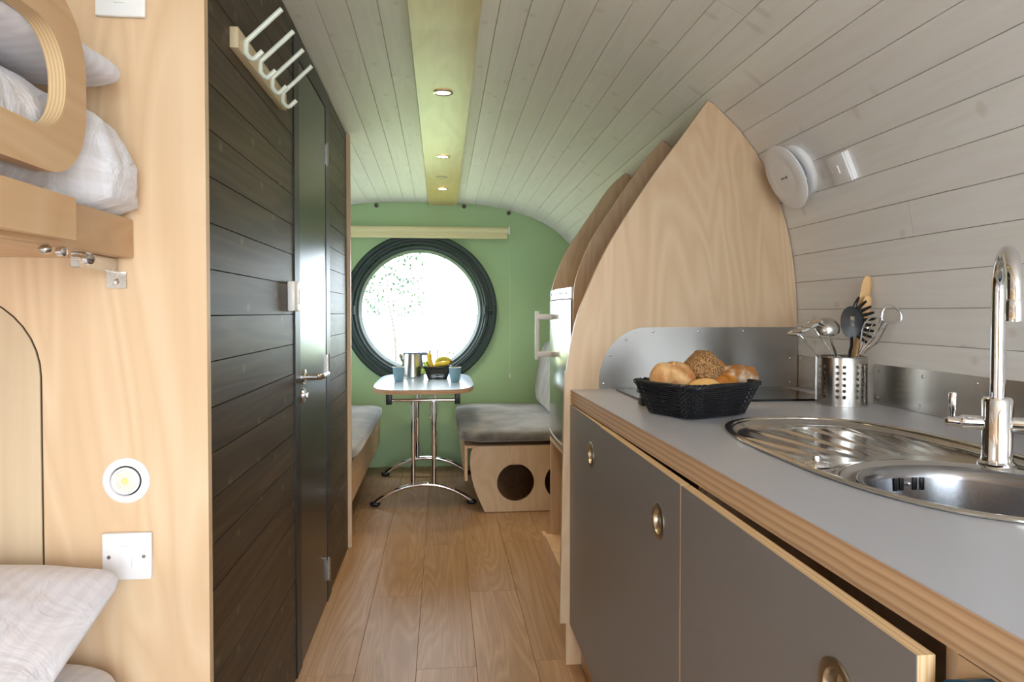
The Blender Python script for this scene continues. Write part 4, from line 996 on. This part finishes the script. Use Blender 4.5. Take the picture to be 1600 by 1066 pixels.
# ---------------------------------------------------------------- downlights
def downlight(Y, lab, power):
    z = beam_z(Y); x = .008
    t_ = thing('downlight', lab, 'light', (x, Y, z), 'beam downlights')
    M_ = frame_at((x, Y, z), (0, 0, -1))
    finish('bezel', L([(.040, 0), (.040, .003), (.033, .005), (.030, .001)], 32, M_), SATIN, t_)
    finish('lens', L([(.030, .0012), (.02, .0022), (0, .0026)], 24, M_), LENS, t_)
    l = bpy.data.lights.new('downlight_lamp', 'SPOT'); l.energy = power; l.color = (1, .80, .52); l.spot_size = R(120); l.spot_blend = .8; l.shadow_soft_size = .025
    lo = bpy.data.objects.new('downlight_lamp', l); COL.objects.link(lo); lo.parent = t_; lo.location = (0, 0, -.012)
downlight(2.0, 'nearest ceiling downlight, cut by the top edge of the picture', 15)
downlight(2.90, 'second downlight on the ceiling beam, large and glowing', 15)
downlight(3.96, 'third downlight along the ceiling beam', 16)
downlight(4.86, 'last downlight on the beam before the green wall', 18)
z = beam_z(4.5)
tag(finish('sensor_ring', L([(.0, .0005), (.026, .0008), (.030, .004), (.036, .003), (.037, 0)], 32, frame_at((.004, 4.5, z), (0, 0, -1))), plain('pale_ring', '#cfc7a0', .4)), 'unlit round sensor ring on the beam between two downlights', 'sensor')

# ---------------------------------------------------------------- outside
gm = mottled('meadow_grass', '#7f8f5a', '#b3bd8a', scale=3, rough=1, bump=.3)
structure(finish('ground', B(-40, 40, 5.9, 60, -1.0, -.9), gm, smooth=False), 'sunlit meadow outside the round window')
structure(finish('ground_front', B(-40, 40, -60, 5.85, -.40, -.30), mottled('bounce_gravel', '#b9b4aa', '#d6d2c9', scale=8, rough=1, bump=.2), smooth=False), 'unseen ground around the pod, made pale to bounce light in')  # out of view; pale colour bounces daylight up to the ceiling
LEAF = mottled('leaf_green', '#1d3626', '#3c5a3c', scale=3, rough=.7, bump=0)
BARK = mottled('bark', '#3b3228', '#5d5142', scale=20, rough=.9)
def tree(x, y, h, spread, n, lab, sd):
    r = random.Random(sd); t_ = thing('tree', lab, 'tree', (x, y, -.9), 'trees outside the window')
    pts = smoothpath([(x, y, -.92), (x + .05, y, h * .3), (x - .06, y + .05, h * .65), (x + .02, y, h)], 5)
    finish('trunk', T(pts, [.014 * (1 - .8 * i / len(pts)) for i in range(len(pts))], 8), BARK, t_)
    bm = NB()
    for _ in range(n):
        a = r.uniform(0, 6.283); q = r.uniform(.1, 1) ** .5; zz = r.uniform(.5, 1.05) * h; sp2 = spread * (1.1 - .6 * abs(zz / h - .55))
        c_ = Vector((x + sp2 * q * math.cos(a), y + sp2 * q * math.sin(a), zz)); M_ = Matrix.Translation(c_) @ Matrix.Rotation(r.uniform(0, 6.28), 4, 'Z') @ Matrix.Rotation(r.uniform(-1, 1), 4, 'X')
        s_ = r.uniform(.02, .045)
        vv_ = [bm.verts.new(M_ @ Vector(p)) for p in ((0, -s_, 0), (s_ * .5, 0, .006), (0, s_, 0), (-s_ * .5, 0, .006))]; bm.faces.new(vv_)
    tag(finish('foliage', bm, LEAF, t_, smooth=False), 'loose green leaves', kind='stuff')
tree(-.66, 9.5, 2.3, .42, 1100, 'leafy tree seen at the upper left of the round window', 1)
tree(-.12, 11.5, 2.5, .30, 420, 'slim tree seen in the middle of the round window', 2)
tree(.34, 10.0, 1.15, .28, 200, 'low bush seen at the lower right of the round window', 3)
